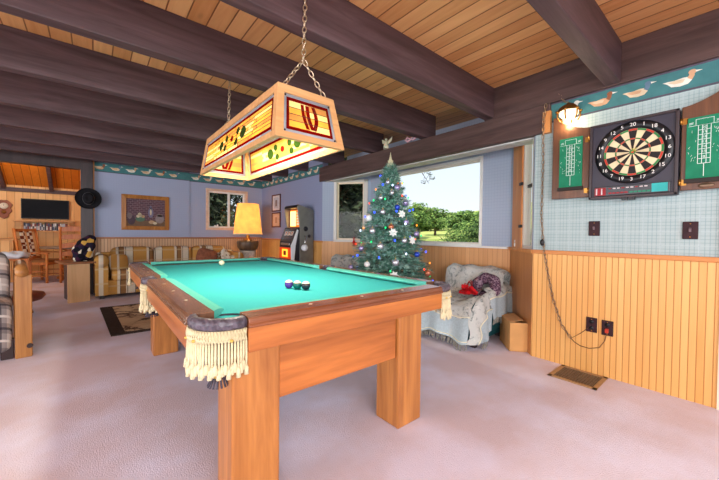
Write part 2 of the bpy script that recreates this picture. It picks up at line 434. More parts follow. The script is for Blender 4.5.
# ---- back wall
w = MB().box(0.0, XR+0.12, YB, YB+0.1, 1.0, 2.6)
w = MB()
wx0, wx1, wz0, wz1 = 1.87, 2.78, 1.17, 2.08
w.box(0.0, wx0, YB, YB+0.12, 0.99, 2.6).box(wx1, XR+0.12, YB, YB+0.12, 0.99, 2.6).box(wx0, wx1, YB, YB+0.12, 0.99, wz0).box(wx0, wx1, YB, YB+0.12, wz1, 2.6)
w.box(0.0, 1.55, YB-0.015, YB, 0.99, 2.3)
w = w.build('wall_back', PAPERX, kind='structure')
MB().box(0.0, XR, YB-0.004, YB+0.1, 0, 0.98).build('wainscot', WAINX, w)
MB().box(0.0, XR, YB-0.03, YB+0.02, 0.98, 1.012).build('chair_rail', RAILX, w, 0.004)
MB().box(-0.008, 0.012, YB-0.02, YB+0.12, 0, 2.36).build('corner_strip', ORANGE, w)
border(w, (0.012, YB-0.015, 0), (1,0,0), 1.538, 2.192, 2.37, (0,-1,0), 0.15, 0.07, 0.235, ks=1)
border(w, (1.55, YB, 0), (1,0,0), 1.588, 2.185, 2.36, (0,-1,0), 0.15, 0.12, 0.24, ks=3)
# window in the back wall
wf = MB()
frame4(wf, wx0, wx1, YB-0.02, YB+0.1, wz0, wz1, 0.05)
wi = wf.build('window_1', plain('window_casing_pinkish', rgb(222,190,164), 0.5), kind='structure')
mx = 2.37
f2 = MB()
for x0, x1 in ((wx0+0.05, mx+0.02), (mx-0.02, wx1-0.05)):
    y0 = YB+0.03 if x0 < 2 else YB+0.055
    frame4(f2, x0, x1, y0, y0+0.024, wz0+0.05, wz1-0.05, 0.035)
f2.build('window_frame', WHITE, wi)
MB().box(wx0+0.05, wx1-0.05, YB+0.05, YB+0.054, wz0+0.05, wz1-0.05).build('pane', GLASS, wi)
# ---- right wall beyond the bay
w = MB().box(XR, XR+0.12, 4.83, YB, 0.985, 2.6).build('wall_right_far', PAPERF, kind='structure')
MB().box(XR-0.004, XR+0.1, 4.832, YB, 0, 0.96).build('wainscot', WAINY, w)
MB().box(XR-0.016, XR+0.02, 4.82, YB, 0.955, 0.99).build('chair_rail', RAILW, w, 0.004)
border(w, (XR, YB, 0), (0,-1,0), 2.66, 2.185, 2.36, (-1,0,0), 0.15, 0.1, 0.235, ks=2)
# ---- bay
def seg_wall(mb, P0, P1, s0, s1, z0, z1, t0=0.0, t1=0.1, mi=0):
    P0, P1 = Vector(P0), Vector(P1); d = (P1 - P0).normalized(); nrm = Vector((d.y, -d.x, 0))
    if nrm.x < 0: nrm = -nrm
    a, b = P0 + d*s0, P0 + d*s1
    q = [a + nrm*t0, b + nrm*t0, b + nrm*t1, a + nrm*t1]
    mb.hexa([p + Z*z0 for p in q], [p + Z*z1 for p in q], mi); return mb
RA, RB = (3.138,1.254,0), (3.66,1.715,0); LA, LB = (3.138,4.83,0), (3.66,4.12,0)
RL, LL = (Vector(RB)-Vector(RA)).length, (Vector(LB)-Vector(LA)).length
ZS, ZT, ZC = 0.985, 2.075, 2.17
# angled panel on the right
m = MB(); seg_wall(m, RA, RB, 0.56, RL, ZS, ZC); seg_wall(m, RA, RB, 0, 0.03, ZS, ZC); seg_wall(m, RA, RB, 0.03, 0.56, ZT, ZC)
w = m.build('wall_bay_right', PAPERB, kind='structure')
m = MB(); seg_wall(m, RA, RB, 0.0, RL, 0, ZS); m.build('wainscot', PANELW, w)
m = MB(); seg_wall(m, RA, RB, 0.0, RL, ZS-0.03, ZS+0.006, -0.02, 0.09); m.build('window_sill', ORANGE, w, 0.004)
m = MB(); seg_wall(m, RA, RB, 0.30, 0.585, ZS, 2.1, -0.014, 0.06); wi = m.build('window_2', ORANGE, kind='structure')
m = MB()
for s0, s1, z0, z1 in ((0.03,0.06,ZS,ZT),(0.27,0.30,ZS,ZT),(0.03,0.30,ZS,ZS+0.04),(0.03,0.30,ZT-0.04,ZT)):
    seg_wall(m, RA, RB, s0, s1, z0, z1, 0.0, 0.07)
m.build('window_frame', SILVERF, wi)
m = MB(); seg_wall(m, RA, RB, 0.06, 0.27, 1.60, 1.63, 0.03, 0.055)
for z in (1.2, 1.63): seg_wall(m, RA, RB, 0.27, 0.33, z, z+0.03, -0.03, -0.012)
m.build('sash_catch', BLACK, wi)
m = MB(); seg_wall(m, RA, RB, 0.06, 0.27, ZS+0.04, ZT-0.04, 0.04, 0.044); m.build('pane', GLASS, wi)
# window wall
m = MB(); wy0, wy1 = 2.06, 3.56
m.box(3.66, 3.76, 1.68, wy0+0.001, ZS, ZC).box(3.66, 3.76, wy1-0.001, 4.16, ZS, ZC).box(3.661, 3.76, wy0, wy1, 2.088, ZC)
w = m.build('wall_window', PAPERB, kind='structure')
MB().box(3.655, 3.76, 1.66, 4.16, 0, ZS).build('wainscot', WAINB, w)
m = MB()
frame4(m, 3.648, 3.74, wy0, wy1, ZS+0.005, 2.09, 0.035, 'y', 0.02)
wi = m.build('window_3', WHITE, kind='structure')
m = MB()
frame4(m, 3.69, 3.72, wy0+0.034, wy1-0.034, ZS+0.024, 2.056, 0.026, 'y', 0.018)
m.build('window_frame', SILVERF, wi)
MB().box(3.703, 3.707, wy0+0.06, wy1-0.06, ZS+0.04, 2.02).build('pane', GLASS, wi)
MB().box(3.60, 3.70, 1.72, 4.1, ZS-0.02, ZS+0.004).build('window_sill', WHITE, wi, 0.004)
# angled panel on the left
s0, s1 = 0.22, 0.83
m = MB(); seg_wall(m, LA, LB, 0, s0, ZS, ZC); seg_wall(m, LA, LB, s1, LL, ZS, ZC); seg_wall(m, LA, LB, s0, s1, 2.06, ZC)
w = m.build('wall_bay_left', PAPERB, kind='structure')
m = MB(); seg_wall(m, LA, LB, 0, LL, 0, ZS); m.build('wainscot', WAINB, w)
m = MB()
for a, b, z0, z1 in ((s0,s0+0.05,ZS,2.06),(s1-0.07,s1,ZS,2.06),(s0,s1,2.02,2.06),(s0,s1,ZS-0.01,ZS+0.03)):
    seg_wall(m, LA, LB, a, b, z0, z1, -0.015, 0.08)
wi = m.build('window_4', SILVERF, kind='structure')
m = MB()
for a, b, z0, z1 in ((s0+0.05,s0+0.075,ZS+0.03,2.02),(s1-0.095,s1-0.07,ZS+0.03,2.02),(s0+0.05,s1-0.07,1.995,2.02),(s0+0.05,s1-0.07,ZS+0.03,ZS+0.055)):
    seg_wall(m, LA, LB, a, b, z0, z1, 0.03, 0.06)
m.build('window_frame', CREAMP, wi)
m = MB(); seg_wall(m, LA, LB, s0+0.075, s1-0.095, ZS+0.055, 1.995, 0.04, 0.044); m.build('pane', GLASS, wi)
m = MB(); m.box(3.27, 3.86, 1.2, 4.9, ZC, ZC+0.05).box(3.74, 3.86, 1.2, 4.9, ZC, 2.75)
m.build('ceiling_bay', PAPERB, kind='structure')
# ---- opening to the dining room
MB().box(-0.175, -0.008, YB-0.09, YB+0.12, 0, 2.6).build('trim_3', DPOST, kind='structure', bevel=0.006)
MB().box(-6, -0.175, YB-0.04, YB+0.12, 2.2, 4.4).box(-0.2, 0.2, YB+0.0, YB+0.12, 2.6, 4.4).build('wall_back_left', DPOST, kind='structure')
MB().box(-6, 0.4, 11.0, 11.12, 0, 2.2).build('wall_dining', DINEW, kind='structure')
MB().box(0.28, 0.4, YB+0.12, 11.0, 0, 4.3).build('wall_dining_right', DINEW, kind='structure')
MB().box(-6.1, -6.0, 6.6, 11.1, 0, 4.3).box(-6.1,-6.0,-3.2,6.6,2.2,4.3).build('wall_left', PAPERX, kind='structure')
m = MB().box(-6, 0.28, 10.93, 11.0, 2.03, 2.12); m.build('trim_4', BEAM, kind='structure')
for x, lab in ((-1.60,'dark sloping rafter above the left edge of the television'), (-0.80,'dark sloping rafter above the right edge of the television'), (-2.4,'dark sloping rafter beyond the left side of the opening')):
    dy = 3.4; a = Vector((x, 11.0, 2.08+0.02)); b = Vector((x, 7.65, 2.10+3.35*2.08/3.5))
    q = MB().bar(a, b, 0.07, 0.12).build('rafter', BEAM); tag(q, lab, 'beam', 'dining room rafters')

# ------------------------------------------------------------------ floor register, switches, outlets
t = thing('floor_vent', 'metal floor register set in the carpet below the dartboard wall', 'vent', (2.95,0.83,0))
m = MB(); X0, X1, Y0, Y1 = 2.80, 3.115, 0.665, 0.99
for a in ((X0,X1,Y0,Y0+0.03),(X0,X1,Y1-0.03,Y1),(X0,X0+0.03,Y0,Y1),(X1-0.03,X1,Y0,Y1)): m.box(a[0],a[1],a[2],a[3],0.0,0.008)
VENTM = plain('vent_tan_metal', rgb(172,140,104), 0.4, 0.4, 0.3)
m.build('vent_frame', VENTM, t, 0.002)
MB().box(X0+0.03, X1-0.03, Y0+0.03, Y1-0.03, 0.0005, 0.001).build('duct_shade_sheet', BLACKM, t)  # flat black sheet paints the shade inside the duct
m = MB()
for i in range(9): x = X0+0.03+0.0283*(i+0.5); m.box(x-0.005, x+0.005, Y0+0.03, Y1-0.03, 0.001, 0.007)
for i in range(14): y = Y0+0.03+0.0189*(i+0.5); m.box(X0+0.03, X1-0.03, y-0.0025, y+0.0025, 0.001, 0.006)
m.build('vent_grille', plain('vent_brown', rgb(120,100,82), 0.4, 0.4, 0.4), t)
PLATE = plain('dark_brown_plate', rgb(58,36,40), 0.55, 0.15)
def plate(name, lab, cat, y, z, kind):
    t = thing(name, lab, cat, (XR-0.004, y, z), 'dark wall plates')
    m = MB().box(XR-0.012, XR-0.004, y-0.038, y+0.038, z-0.06, z+0.06); m.build('cover_plate', PLATE, t, 0.004)
    if kind == 's': MB().obox((XR-0.018, y, z+0.004), (0.009,0.006,0.012), ((0.9,0,0.4),(0,1,0),(-0.4,0,0.9))).build('toggle', plain('toggle_grey', rgb(120,100,104)), t)
    else:
        for dz in (0.026, -0.026): MB().lathe([(0.016,0),(0.016,0.003),(0.0,0.003)], (XR-0.012, y, z+dz), 14, ax=((0,1,0),(0,0,1),(-1,0,0))).build('socket_face', BLACK, t)
    for dz in (0.045, -0.045): MB().sq((XR-0.0125, y, z+dz), (0.002,0.004,0.004), nu=8, nv=6).build('screw', BRASS, t)
    return t
plate('light_switch', 'dark brown light switch under the left half of the dartboard cabinet', 'switch', 0.785, 1.184, 's')
plate('light_switch', 'dark brown light switch close to the white door casing', 'switch', 0.240, 1.168, 's')
plate('wall_outlet', 'dark wall outlet nearer the bay, low on the wainscot', 'outlet', 0.787, 0.397, 'o')
t = plate('wall_outlet', 'dark wall outlet on the right of the low pair, red plug in it', 'outlet', 0.682, 0.393, 'o')
q = MB().obox((XR-0.026, 0.682, 0.375), (0.014,0.010,0.016), ((1,0,0),(0,1,0),(0,0,1))).build('power_plug', plain('red_plug', rgb(196,60,40)), None, 0.003)
tag(q, 'small red plug pushed into the right hand outlet', 'plug')
# swag cord down the wall, laced through a chain
xs = XR - 0.022
path = [(3.08,1.150,2.285),(3.082,1.165,2.15),(3.088,1.172,2.02),(xs,1.176,1.8),(xs,1.182,1.31),(xs,1.162,1.055),(xs,1.135,0.88),(xs,1.105,0.728),(xs,1.069,0.556),(xs,1.0,0.35),(xs,0.925,0.25)]
t = thing('swag_chain', 'brown swag chain hanging down the wall from the little wall lamp', 'chain', path[0])
ANT = plain('antique_chain', rgb(160,132,104), 0.35, 0.5, 0.6)
m = MB().chain([Vector(p) for p in path], 0.046, 0.0028, 0.011); m.build('links', ANT, t)
m = MB().tube([Vector(p) + Vector((0.004, 0.004*math.sin(i*2), 0)) for i, p in enumerate(path)] + [(xs,0.86,0.31),(xs,0.80,0.375)], 0.002, 6); m.build('cord', plain('brown_cord', rgb(84,56,40)), t)
MB().sq((xs-0.012,1.165,1.06), (0.016,0.018,0.03)).build('inline_switch', BLACK, t)
c2 = MB().tube([(xs,0.93,0.255),(xs+0.004,0.90,0.225),(xs+0.008,0.86,0.205),(xs+0.008,0.80,0.20),(xs+0.008,0.73,0.225),(xs+0.004,0.695,0.29),(xs,0.685,0.345)], 0.0026, 6).build('extension_cord', plain('dark_cord', rgb(92,58,44)))
tag(c2, 'thin brown cord looping low on the wainscot up to the right outlet', 'cord')
# dart board lamp hung from the girder
t = thing('swag_lamp', 'little brass and glass lamp glowing above the left dartboard cabinet door', 'lamp', (3.0,0.97,2.12))
lx, ly, lz = 3.062, 0.965, 2.160
m = MB().lathe([(0.012,0.075),(0.022,0.065),(0.045,0.055),(0.07,0.035),(0.082,0.015),(0.085,0.0)], (lx,ly,lz), 6, smooth=False, cap=False)
for i in range(6):
    a = PI/3*i; c, s_ = math.cos(a), math.sin(a)
    m.tube([(lx+0.083*c, ly+0.083*s_, lz), (lx+0.083*c, ly+0.083*s_, lz-0.04), (lx+0.065*c, ly+0.065*s_, lz-0.075)], 0.006, 6)
    m.sq((lx+0.086*c, ly+0.086*s_, lz+0.004), (0.012,0.012,0.010), nu=8, nv=6)
m.build('brass_crown', BRASS, t)
MB().lathe([(0.02,0.035),(0.058,0.02),(0.070,-0.005),(0.066,-0.03),(0.042,-0.052),(0.0,-0.058)], (lx,ly,lz), 20).build('glass_shade', glow('lamp_globe_lit', rgb(255,232,190), 1.2), t)
MB().chain([(lx,ly,lz+0.075),(lx+0.045,ly+0.05,2.27),(lx+0.045,ly+0.09,2.36)], 0.03, 0.0025, 0.008).build('hanging_chain', ANT, t)
# ------------------------------------------------------------------ dartboard
t = thing('dartboard', 'electronic dartboard with black surround hanging between the two open cabinet doors', 'dartboard', (XR,0.553,1.41))
y0, y1, z0, z1, xf = 0.300, 0.806, 1.412, 1.992, 3.045
U, V, NN = Vector((0,-1,0)), Vector((0,0,1)), Vector((-1,0,0))
m = MB().box(xf+0.01, XR, y0, y1, z0, z1)
m.build('case', plain('charcoal_case', rgb(52,48,60), 0.45, 0.4), t, 0.008)
m = MB()
for a in ((y0,y1,z0,z0+0.018),(y0,y1,z1-0.018,z1),(y0,y0+0.018,z0,z1),(y1-0.018,y1,z0,z1)): m.box(xf-0.006, xf+0.012, a[0], a[1], a[2], a[3])
m.build('case_rim', plain('brown_black_rim', rgb(58,46,48), 0.4, 0.4), t, 0.003)
C0 = Vector((xf+0.008, 0.542, 1.742))
DR = plain('dart_red', rgb(196,56,44), 0.6); DG = plain('dart_green', rgb(44,130,70), 0.6); DK = plain('dart_black', rgb(34,28,28), 0.6); DW = plain('dart_cream', rgb(226,208,168), 0.6)
NUMW = plain('number_white', rgb(236,232,226), 0.5, var=0.02)
m = MB(); m.lathe([(0.228,0.0),(0.228,0.006),(0.174,0.012),(0.174,0.004)], C0, 48, 0, ax=((0,-1,0),(0,0,1),(-1,0,0)), cap=False)
m.build('number_ring', BLACK, t)
m = MB()
R_ = [0.0095,0.018,0.093,0.102,0.157,0.170]
for i in range(20):
    for k in range(1, 6):
        r0, r1 = R_[k-1], R_[k]
        if k == 1: continue
        q = []
        a0 = PI/2 - (i-0.5)*2*PI/20; a1 = PI/2 - (i+0.5)*2*PI/20
        for s_ in range(5): a = a0 + (a1-a0)*s_/4; q.append((r1*math.cos(a), r1*math.sin(a)))
        for s_ in range(5): a = a1 + (a0-a1)*s_/4; q.append((r0*math.cos(a), r0*math.sin(a)))
        ring = k in (3, 5); dark = i % 2 == 0
        mi = (0 if dark else 1) if ring else (2 if dark else 3)
        m.poly([C0 + NN*0.009 + U*x + V*y for x, y in q], mi)
for r, mi, dz in ((0.018, 1, 0.0095), (0.0095, 0, 0.010)):
    m.poly([C0 + NN*dz + U*(r*math.cos(2*PI*j/20)) + V*(r*math.sin(2*PI*j/20)) for j in range(20)], mi)
m.build('target_face', [DR, DG, DK, DW], t)
m = MB()
for r in R_[1:]: m.tube([C0 + NN*0.0098 + U*(r*math.cos(2*PI*j/60)) + V*(r*math.sin(2*PI*j/60)) for j in range(60)], 0.0009, 4, closed=True)
for i in range(20):
    a = PI/2 - (i-0.5)*2*PI/20; d = U*math.cos(a) + V*math.sin(a); m.tube([C0+NN*0.0098+d*0.019, C0+NN*0.0098+d*0.170], 0.0008, 4)
m.build('wire_spider', plain('spider_grey', rgb(170,150,120), 0.3, 0.5, 0.5), t)
for i, s_ in enumerate([20,1,18,4,13,6,10,15,2,17,3,19,7,16,8,11,14,9,12,5]):
    a = PI/2 - i*2*PI/20; MB().text(str(s_), C0 + NN*0.017 + U*(0.199*math.cos(a)) + V*(0.199*math.sin(a)), U, V, 0.036).build('numeral', NUMW, t)
m = MB(); zz = 1.468
m.box(xf-0.002, xf+0.01, y0+0.035, y1-0.035, 1.432, 1.505)
m.build('score_panel', plain('panel_grey_black', rgb(40,40,46), 0.3, 0.5), t, 0.004)
m = MB()
def rect(mb, u0, u1, v0, v1, mi, x=xf-0.003): mb.poly([(x, 0.553-u0, v0), (x, 0.553-u1, v0), (x, 0.553-u1, v1), (x, 0.553-u0, v1)], mi)
rect(m, -0.212, -0.142, 1.437, 1.497, 0); rect(m, 0.122, 0.205, 1.44, 1.50, 1)
for i in range(9): rect(m, -0.125+i*0.026, -0.108+i*0.026, 1.482, 1.49, 2 if i % 3 else 0)
for i in range(5): rect(m, -0.125+i*0.024, -0.106+i*0.024, 1.445, 1.457, 0)
for i in range(5): rect(m, 0.0+i*0.024, 0.02+i*0.024, 1.445, 1.457, 3)
m.poly([(xf-0.0035, 0.553+a, b) for a, b in ((0.205,1.443),(0.196,1.443),(0.196,1.491),(0.205,1.491))], 2); m.poly([(xf-0.0035, 0.553+a, b) for a, b in ((0.172,1.443),(0.163,1.443),(0.163,1.491),(0.172,1.491))], 2)
m.build('displays', [plain('display_red', rgb(150,36,44)), plain('display_teal', rgb(52,168,166)), plain('display_pale', rgb(206,190,190)), plain('display_green', rgb(40,130,100))], t)
for y_ in (0.540, 0.582): MB().box(xf-0.002, xf+0.03, y_-0.017, y_+0.017, 1.393, 1.412).build('clip', BLACK, t)
dt = thing('dart', 'yellow flighted dart stuck in the bullseye', 'dart', C0)
a = C0 + NN*0.012 + U*0.006 + V*0.004; dd = (NN + U*0.2 - V*0.12).normalized()
MB().tube([a, a+dd*0.03], 0.0015, 6).build('tip', BLACK, dt)
MB().tube([a+dd*0.03, a+dd*0.08], 0.0035, 8).build('barrel', BRASS, dt)
m = MB()
for k in (U+V, U-V): k = k.normalized(); m.prism([(0,-0.001),(0.04,-0.001),(0.04,0.001),(0,0.001)], a+dd*0.085-k*0.018, dd, dd.cross(k), k, 0.036)
m.build('flight', plain('flight_yellow', rgb(196,190,60)), dt)

# cabinet doors
CABW = wood('cabinet_brown', rgb(78,48,34), rgb(118,76,50), 'Z', 1.0, 0.35)
CHALK = plain('green_chalkboard', rgb(40,124,92), 0.8, 0.1, var=0.1, sc=20)
CHW = plain('chalk_white', rgb(220,232,226), 0.8, 0.1, var=0.02)
def cab_door(lab, flip, ya, yb, cb):
    """ya = edge at the hinge, yb = outer edge"""
    t = thing('cabinet_door', lab, 'cabinet door', (XR, (ya+yb)/2, 1.44), 'dartboard cabinet doors')
    s = 1 if yb > ya else -1; W = abs(yb-ya)
    top = [(W*k/12, 2.0 + (0.135*((k/12)**1.7) if k < 11 else 0.138)) for k in range(13)]
    pts = [(0,1.438)] + [] + [(W,1.438)] + [(x, z) for x, z in reversed(top)]
    m = MB().prism(pts, (3.075, ya, 0), (0,s,0), (0,0,1), (1,0,0), 0.03)
    d = m.build('door_panel', CABW, t, 0.004)
    c0, c1, b0, b1 = cb
    ym = (c0+c1)/2
    MB().box(3.066, 3.076, min(c0,c1), max(c0,c1), b0, b1).build('chalkboard', CHALK, t, 0.002)
    MB().box(3.05, 3.076, min(c0,c1)-0.006, max(c0,c1)+0.006, b0-0.028, b0).build('chalk_ledge', plain('ledge_dark', rgb(44,36,32)), t, 0.002)
    g = MB(); x = 3.0655; w = abs(c1-c0); h = b1-b0
    def ln(ua, va, ub, vb, th=0.0022):
        A = Vector((x, ym - ua*w, b0 + va*h)); B = Vector((x, ym - ub*w, b0 + vb*h))
        d = (B-A).normalized(); p = Vector((1,0,0)).cross(d)*th/2; g.poly([A-p, B-p, B+p, A+p])
    for va, vb, ua in ((0.86,0.96,0.24),): 
        ln(-ua,va,ua,va); ln(-ua,vb,ua,vb); ln(-ua,va,-ua,vb); ln(ua,va,ua,vb)
    ln(-0.45,0.86,-0.24,0.86); ln(0.24,0.86,0.45,0.86)
    for ua in (-0.17, -0.06, 0.06, 0.17): ln(ua,0.24,ua,0.86,0.003)
    for k in range(9): ln(-0.17,0.24+0.0775*k,0.17,0.24+0.0775*k,0.003)
    ln(0,0.03,0,0.24,0.003)
    for ua, n1 in ((-0.37, 0), (0.37, 1)):
        for k in range(3): ln(ua-0.06, 0.91-0.012*k, ua+0.06, 0.92-0.012*k, 0.002)
    for k, tx in enumerate(('20','19','18','17','16','15')): g.text(tx, Vector((x, ym, b0 + h*(0.82-0.0775*k))), (0,-1,0), (0,0,1), 0.022)
    g.text('B', Vector((x, ym, b0 + h*0.345)), (0,-1,0), (0,0,1), 0.022)
    rr = random.Random(3)
    for k in range(26):
        ua = rr.choice([-1,1])*rr.uniform(0.22,0.42); va = rr.uniform(0.25,0.8); ln(ua, va, ua+rr.uniform(-.05,.05), va+rr.uniform(0.01,0.04), 0.0016)
    g.build('chalk_marks', CHW, t)
    for z in (1.49, 1.9):
        m = MB().tube([(3.055, ya-0.002*s, z-0.02), (3.055, ya-0.002*s, z+0.02)], 0.007, 8); m.box(3.066, 3.076, min(ya, ya+0.03*s), max(ya, ya+0.03*s), z-0.02, z+0.02)
        m.build('hinge', BRASS, t)
    return t
cab_door('dark wooden cabinet door open on the left, chalkboard under the little lamp', 0, 0.815, 1.086, (0.862,1.03,1.53,1.94))
t = cab_door('dark wooden cabinet door open at the right edge, beside the white casing', 1, 0.291, 0.02, (0.267,0.10,1.51,1.915))
MB().lathe([(0.0,0.004),(0.02,0.003),(0.024,0.0)], (3.075,0.17,1.462), 16, ax=((0,-1.6,0),(0,0,0.7),(-1,0,0))).build('oval_badge', plain('badge_bronze', rgb(120,96,76), 0.3, 0.5, 0.5), t)

# ------------------------------------------------------------------ pool table
T = thing('pool_table', 'large wooden pool table with teal cloth and fringed corner pockets', 'pool table', (1.07,2.70,0))
xL, xRt, yN, yF, ZT_ = 0.275, 1.885, 1.215, 4.19, 0.79
for x in (0.405, 1.332):
    for y in (1.242, 3.36):
        MB().box(x, x+0.20, y, y+0.19, 0.0, 0.668).build('leg', OAK, T, 0.012, 3)
MB().box(0.59, 1.325, 1.262, 1.297, 0.412, 0.668).build('end_board', OAKX, T, 0.004)
MB().box(0.59, 1.325, 3.50, 3.535, 0.412, 0.668).build('end_board', OAKX, T, 0.004)
MB().box(0.36, 1.78, 1.335, 4.07, 0.68, 0.735).build('slate_bed', plain('slate', rgb(60,58,60)), T)
# bed cloth with mouths at the six pockets
m = MB().box(0.40, 1.76, 1.39, 4.01, 0.735, 0.757); m.build('bed_cloth', CLOTH, T)
gc, gs = 0.155, 0.075          # gaps at corner and side pockets
yM = (yN + yF) / 2
def rail(name, a0, a1, side):
    """a wooden rail with rounded nose, apron below and cloth cushion; along y for side L/R, along x for N/F"""
    W = 0.108
    if side in 'LR':
        e = xL if side == 'L' else xRt; s = 1 if side == 'L' else -1
        P = lambda d, q, z: (e + s*d, q, z)
        wm, ap = WALY, OAKY
    else:
        e = yN if side == 'N' else yF; s = 1 if side == 'N' else -1
        P = lambda d, q, z: (q, e + s*d, z)
        wm, ap = WALX, OAKX
    def sweep(prof, b0, b1):
        k = len(prof); vs = [P(d, b0(d), z) for d, z in prof] + [P(d, b1(d), z) for d, z in prof]
        fs = [(i, (i+1) % k, k+(i+1) % k, k+i) for i in range(k)] + [tuple(range(k))[::-1], tuple(range(k, 2*k))]
        return MB().add(vs, fs)
    prof = [(0.008,0.748),(0.0,0.751),(-0.004,0.757),(0.0,0.764),(0.004,0.766),(0.002,0.773),(0.006,0.784),(0.016,0.79),(W,0.793),(W,0.748)]
    r = sweep(prof, lambda d: a0, lambda d: a1).build('rail', wm, T, 0.002)
    sweep([(0.006,0.652),(0.006,0.7485),(0.024,0.7485),(0.024,0.652)], lambda d: a0-0.0, lambda d: a1+0.0).build('apron', ap, T, 0.003)
    cp = [(W-0.002,0.7925),(W+0.03,0.792),(W+0.052,0.787),(W+0.056,0.777),(W+0.04,0.765),(W,0.755)]
    sweep(cp, lambda d: a0+0.01+(d-W)*0.9, lambda d: a1-0.01-(d-W)*0.9).build('cushion', CUSH, T)
    for k in range(1, 4):
        q = a0 + (a1-a0)*k/4; c = Vector(P(0.062, q, 0.7935))
        MB().add([c+Vector((0.011,0,0)), c+Vector((0,0.011,0)), c-Vector((0.011,0,0)), c-Vector((0,0.011,0))], [(0,1,2,3)]).build('sight', PEARL, r)
rail('rail', yN+gc+0.03, yM-gs, 'L'); rail('rail', yM+gs, yF-gc-0.03, 'L')
rail('rail', yN+gc+0.03, yM-gs, 'R'); rail('rail', yM+gs, yF-gc-0.03, 'R')
rail('rail', xL+gc+0.03, xRt-gc-0.03, 'N'); rail('rail', xL+gc+0.03, xRt-gc-0.03, 'F')
def pocket(c, a_mid, span, r, fr_len, deep=True):
    c = Vector(c); n = 18
    def arc(rr, z, k=n): return [c + Vector((math.cos(a_mid - span/2 + span*i/k)*rr, math.sin(a_mid - span/2 + span*i/k)*rr, z)) for i in range(k+1)]
    m = MB(); prof = [(0.0,0.752),(0.022,0.750),(0.029,0.76),(0.030,0.778),(0.022,0.793),(0.002,0.796),(-0.006,0.786)]
    k = len(prof); rings = [arc(r+d, z) for d, z in prof]; vs = [rings[j][i] for i in range(n+1) for j in range(k)]
    m.add(vs, [(i*k+j, i*k+(j+1) % k, (i+1)*k+(j+1) % k, (i+1)*k+j) for i in range(n) for j in range(k)] + [tuple(range(k))[::-1], tuple(range(n*k, n*k+k))], 0, True)
    p = m.build('pocket', LEATHER, T)
    # net bag
    zb_ = 0.56 if deep else 0.67; kz = (0.765-zb_)/0.205
    m = MB().lathe([(r*0.9,0.765),(r*0.9,0.765-0.045*kz),(r*0.84,0.765-0.105*kz),(r*0.66,0.765-0.165*kz),(r*0.35,0.765-0.198*kz),(0.012,zb_)], c, 20, cap=False)
    m.build('net', NETM, p)
    if not deep: fr_len *= 1.0
    bx = c + Vector((math.cos(a_mid), math.sin(a_mid), 0))*r*0.45
    m = MB().lathe([(0.028,0.575),(0.032,0.56),(0.026,0.55)], bx, 14, 1)
    for i in range(16):
        a = 2*PI*i/16; m.tube([bx+Vector((0.022*math.cos(a),0.022*math.sin(a),0.555)), bx+Vector((0.04*math.cos(a),0.04*math.sin(a),0.515))], 0.004, 5, 0)
    if deep: m.build('net_tassel', [NETM, GOLD], p)
    # macrame band and cords
    m = MB(); rr = r + 0.024; K = 26 if span < 3 else 20
    sp2 = span*0.98
    def at(q, z, rad): a = a_mid - sp2/2 + sp2*q; return c + Vector((math.cos(a)*rad, math.sin(a)*rad, z))
    m.grid(lambda u, v: at(u, 0.755 - 0.045*v, rr - 0.002 + 0.006*v), 24, 2)
    for i in range(K):
        m.tube([at(i/K, 0.752, rr+0.004), at((i+0.5)/K, 0.728, rr+0.009), at((i+1)/K, 0.752, rr+0.004)], 0.0035, 5)
        m.tube([at(i/K, 0.705, rr+0.006), at((i+0.5)/K, 0.728, rr+0.009), at((i+1)/K, 0.705, rr+0.006)], 0.0035, 5)
    for i in range(K+1):
        q = i/K; zb = 0.755 - fr_len + 0.012*math.sin(i*2.1); sp = -0.002 + 0.004*math.sin(i*1.7)
        pts = [at(q, 0.712, rr+0.004), at(q, (0.712+zb)/2, rr+0.006+sp*0.4), at(q, zb+0.035, rr+0.006+sp)]
        m.tube(pts, [0.0042,0.0048,0.0045], 6)
        e = at(q, zb, rr+0.008+sp*1.3)
        m.tube([at(q, zb+0.038, rr+0.006+sp), at(q, zb+0.026, rr+0.007+sp), e], [0.005,0.0085,0.0095], 7)
    for q in (0.12, 0.33, 0.80): m.sq(at(q, 0.715, rr+0.011), (0.008,0.008,0.006), m=1, nu=8, nv=6)
    m.build('fringe', [FRINGE, GOLD], p)
pocket((0.412,1.355,0), math.radians(225), math.radians(128), 0.106, 0.172)
pocket((1.745,1.355,0), math.radians(315), math.radians(128), 0.106, 0.172, False)
pocket((0.412,4.05,0), math.radians(135), math.radians(128), 0.106, 0.172)
pocket((1.745,4.05,0), math.radians(45), math.radians(128), 0.106, 0.172)
pocket((0.345,yM,0), math.radians(180), math.radians(172), 0.064, 0.19)
pocket((1.815,yM,0), math.radians(0), math.radians(172), 0.064, 0.19)
# balls
def ball(lab, x, y, stripe):
    r = 0.0286; cs = [plain('ball_cream', rgb(240,226,192), 0.12, 0.6, var=0.02)] + ([plain('ball_colour', stripe, 0.12, 0.6, var=0.02)] if stripe else [])
    m = MB(); nu, nv = 24, 18; vs = []
    for i in range(nv+1):
        a = -PI/2 + PI*i/nv
        for j in range(nu): b = 2*PI*j/nu; vs.append((x + r*math.cos(a)*math.cos(b), y + r*math.cos(a)*math.sin(b), 0.7571 + r + r*math.sin(a)))
    for i in range(nv): m.add([], [])
    m.v = vs
    for i in range(nv):
        for j in range(nu):
            m.f.append((i*nu+j, i*nu+(j+1) % nu, (i+1)*nu+(j+1) % nu, (i+1)*nu+j)); m.s.append(True); m.m.append(1 if stripe and 2 <= i <= 11 else 0)
    return tag(m.build('pool_ball', cs), lab, 'pool ball', 'pool balls on the teal cloth')
ball('white cue ball alone near the far end of the teal cloth', 1.08, 3.67, None)
ball('purple striped pool ball, left of the three in a row', 0.983, 1.905, rgb(84,40,140))
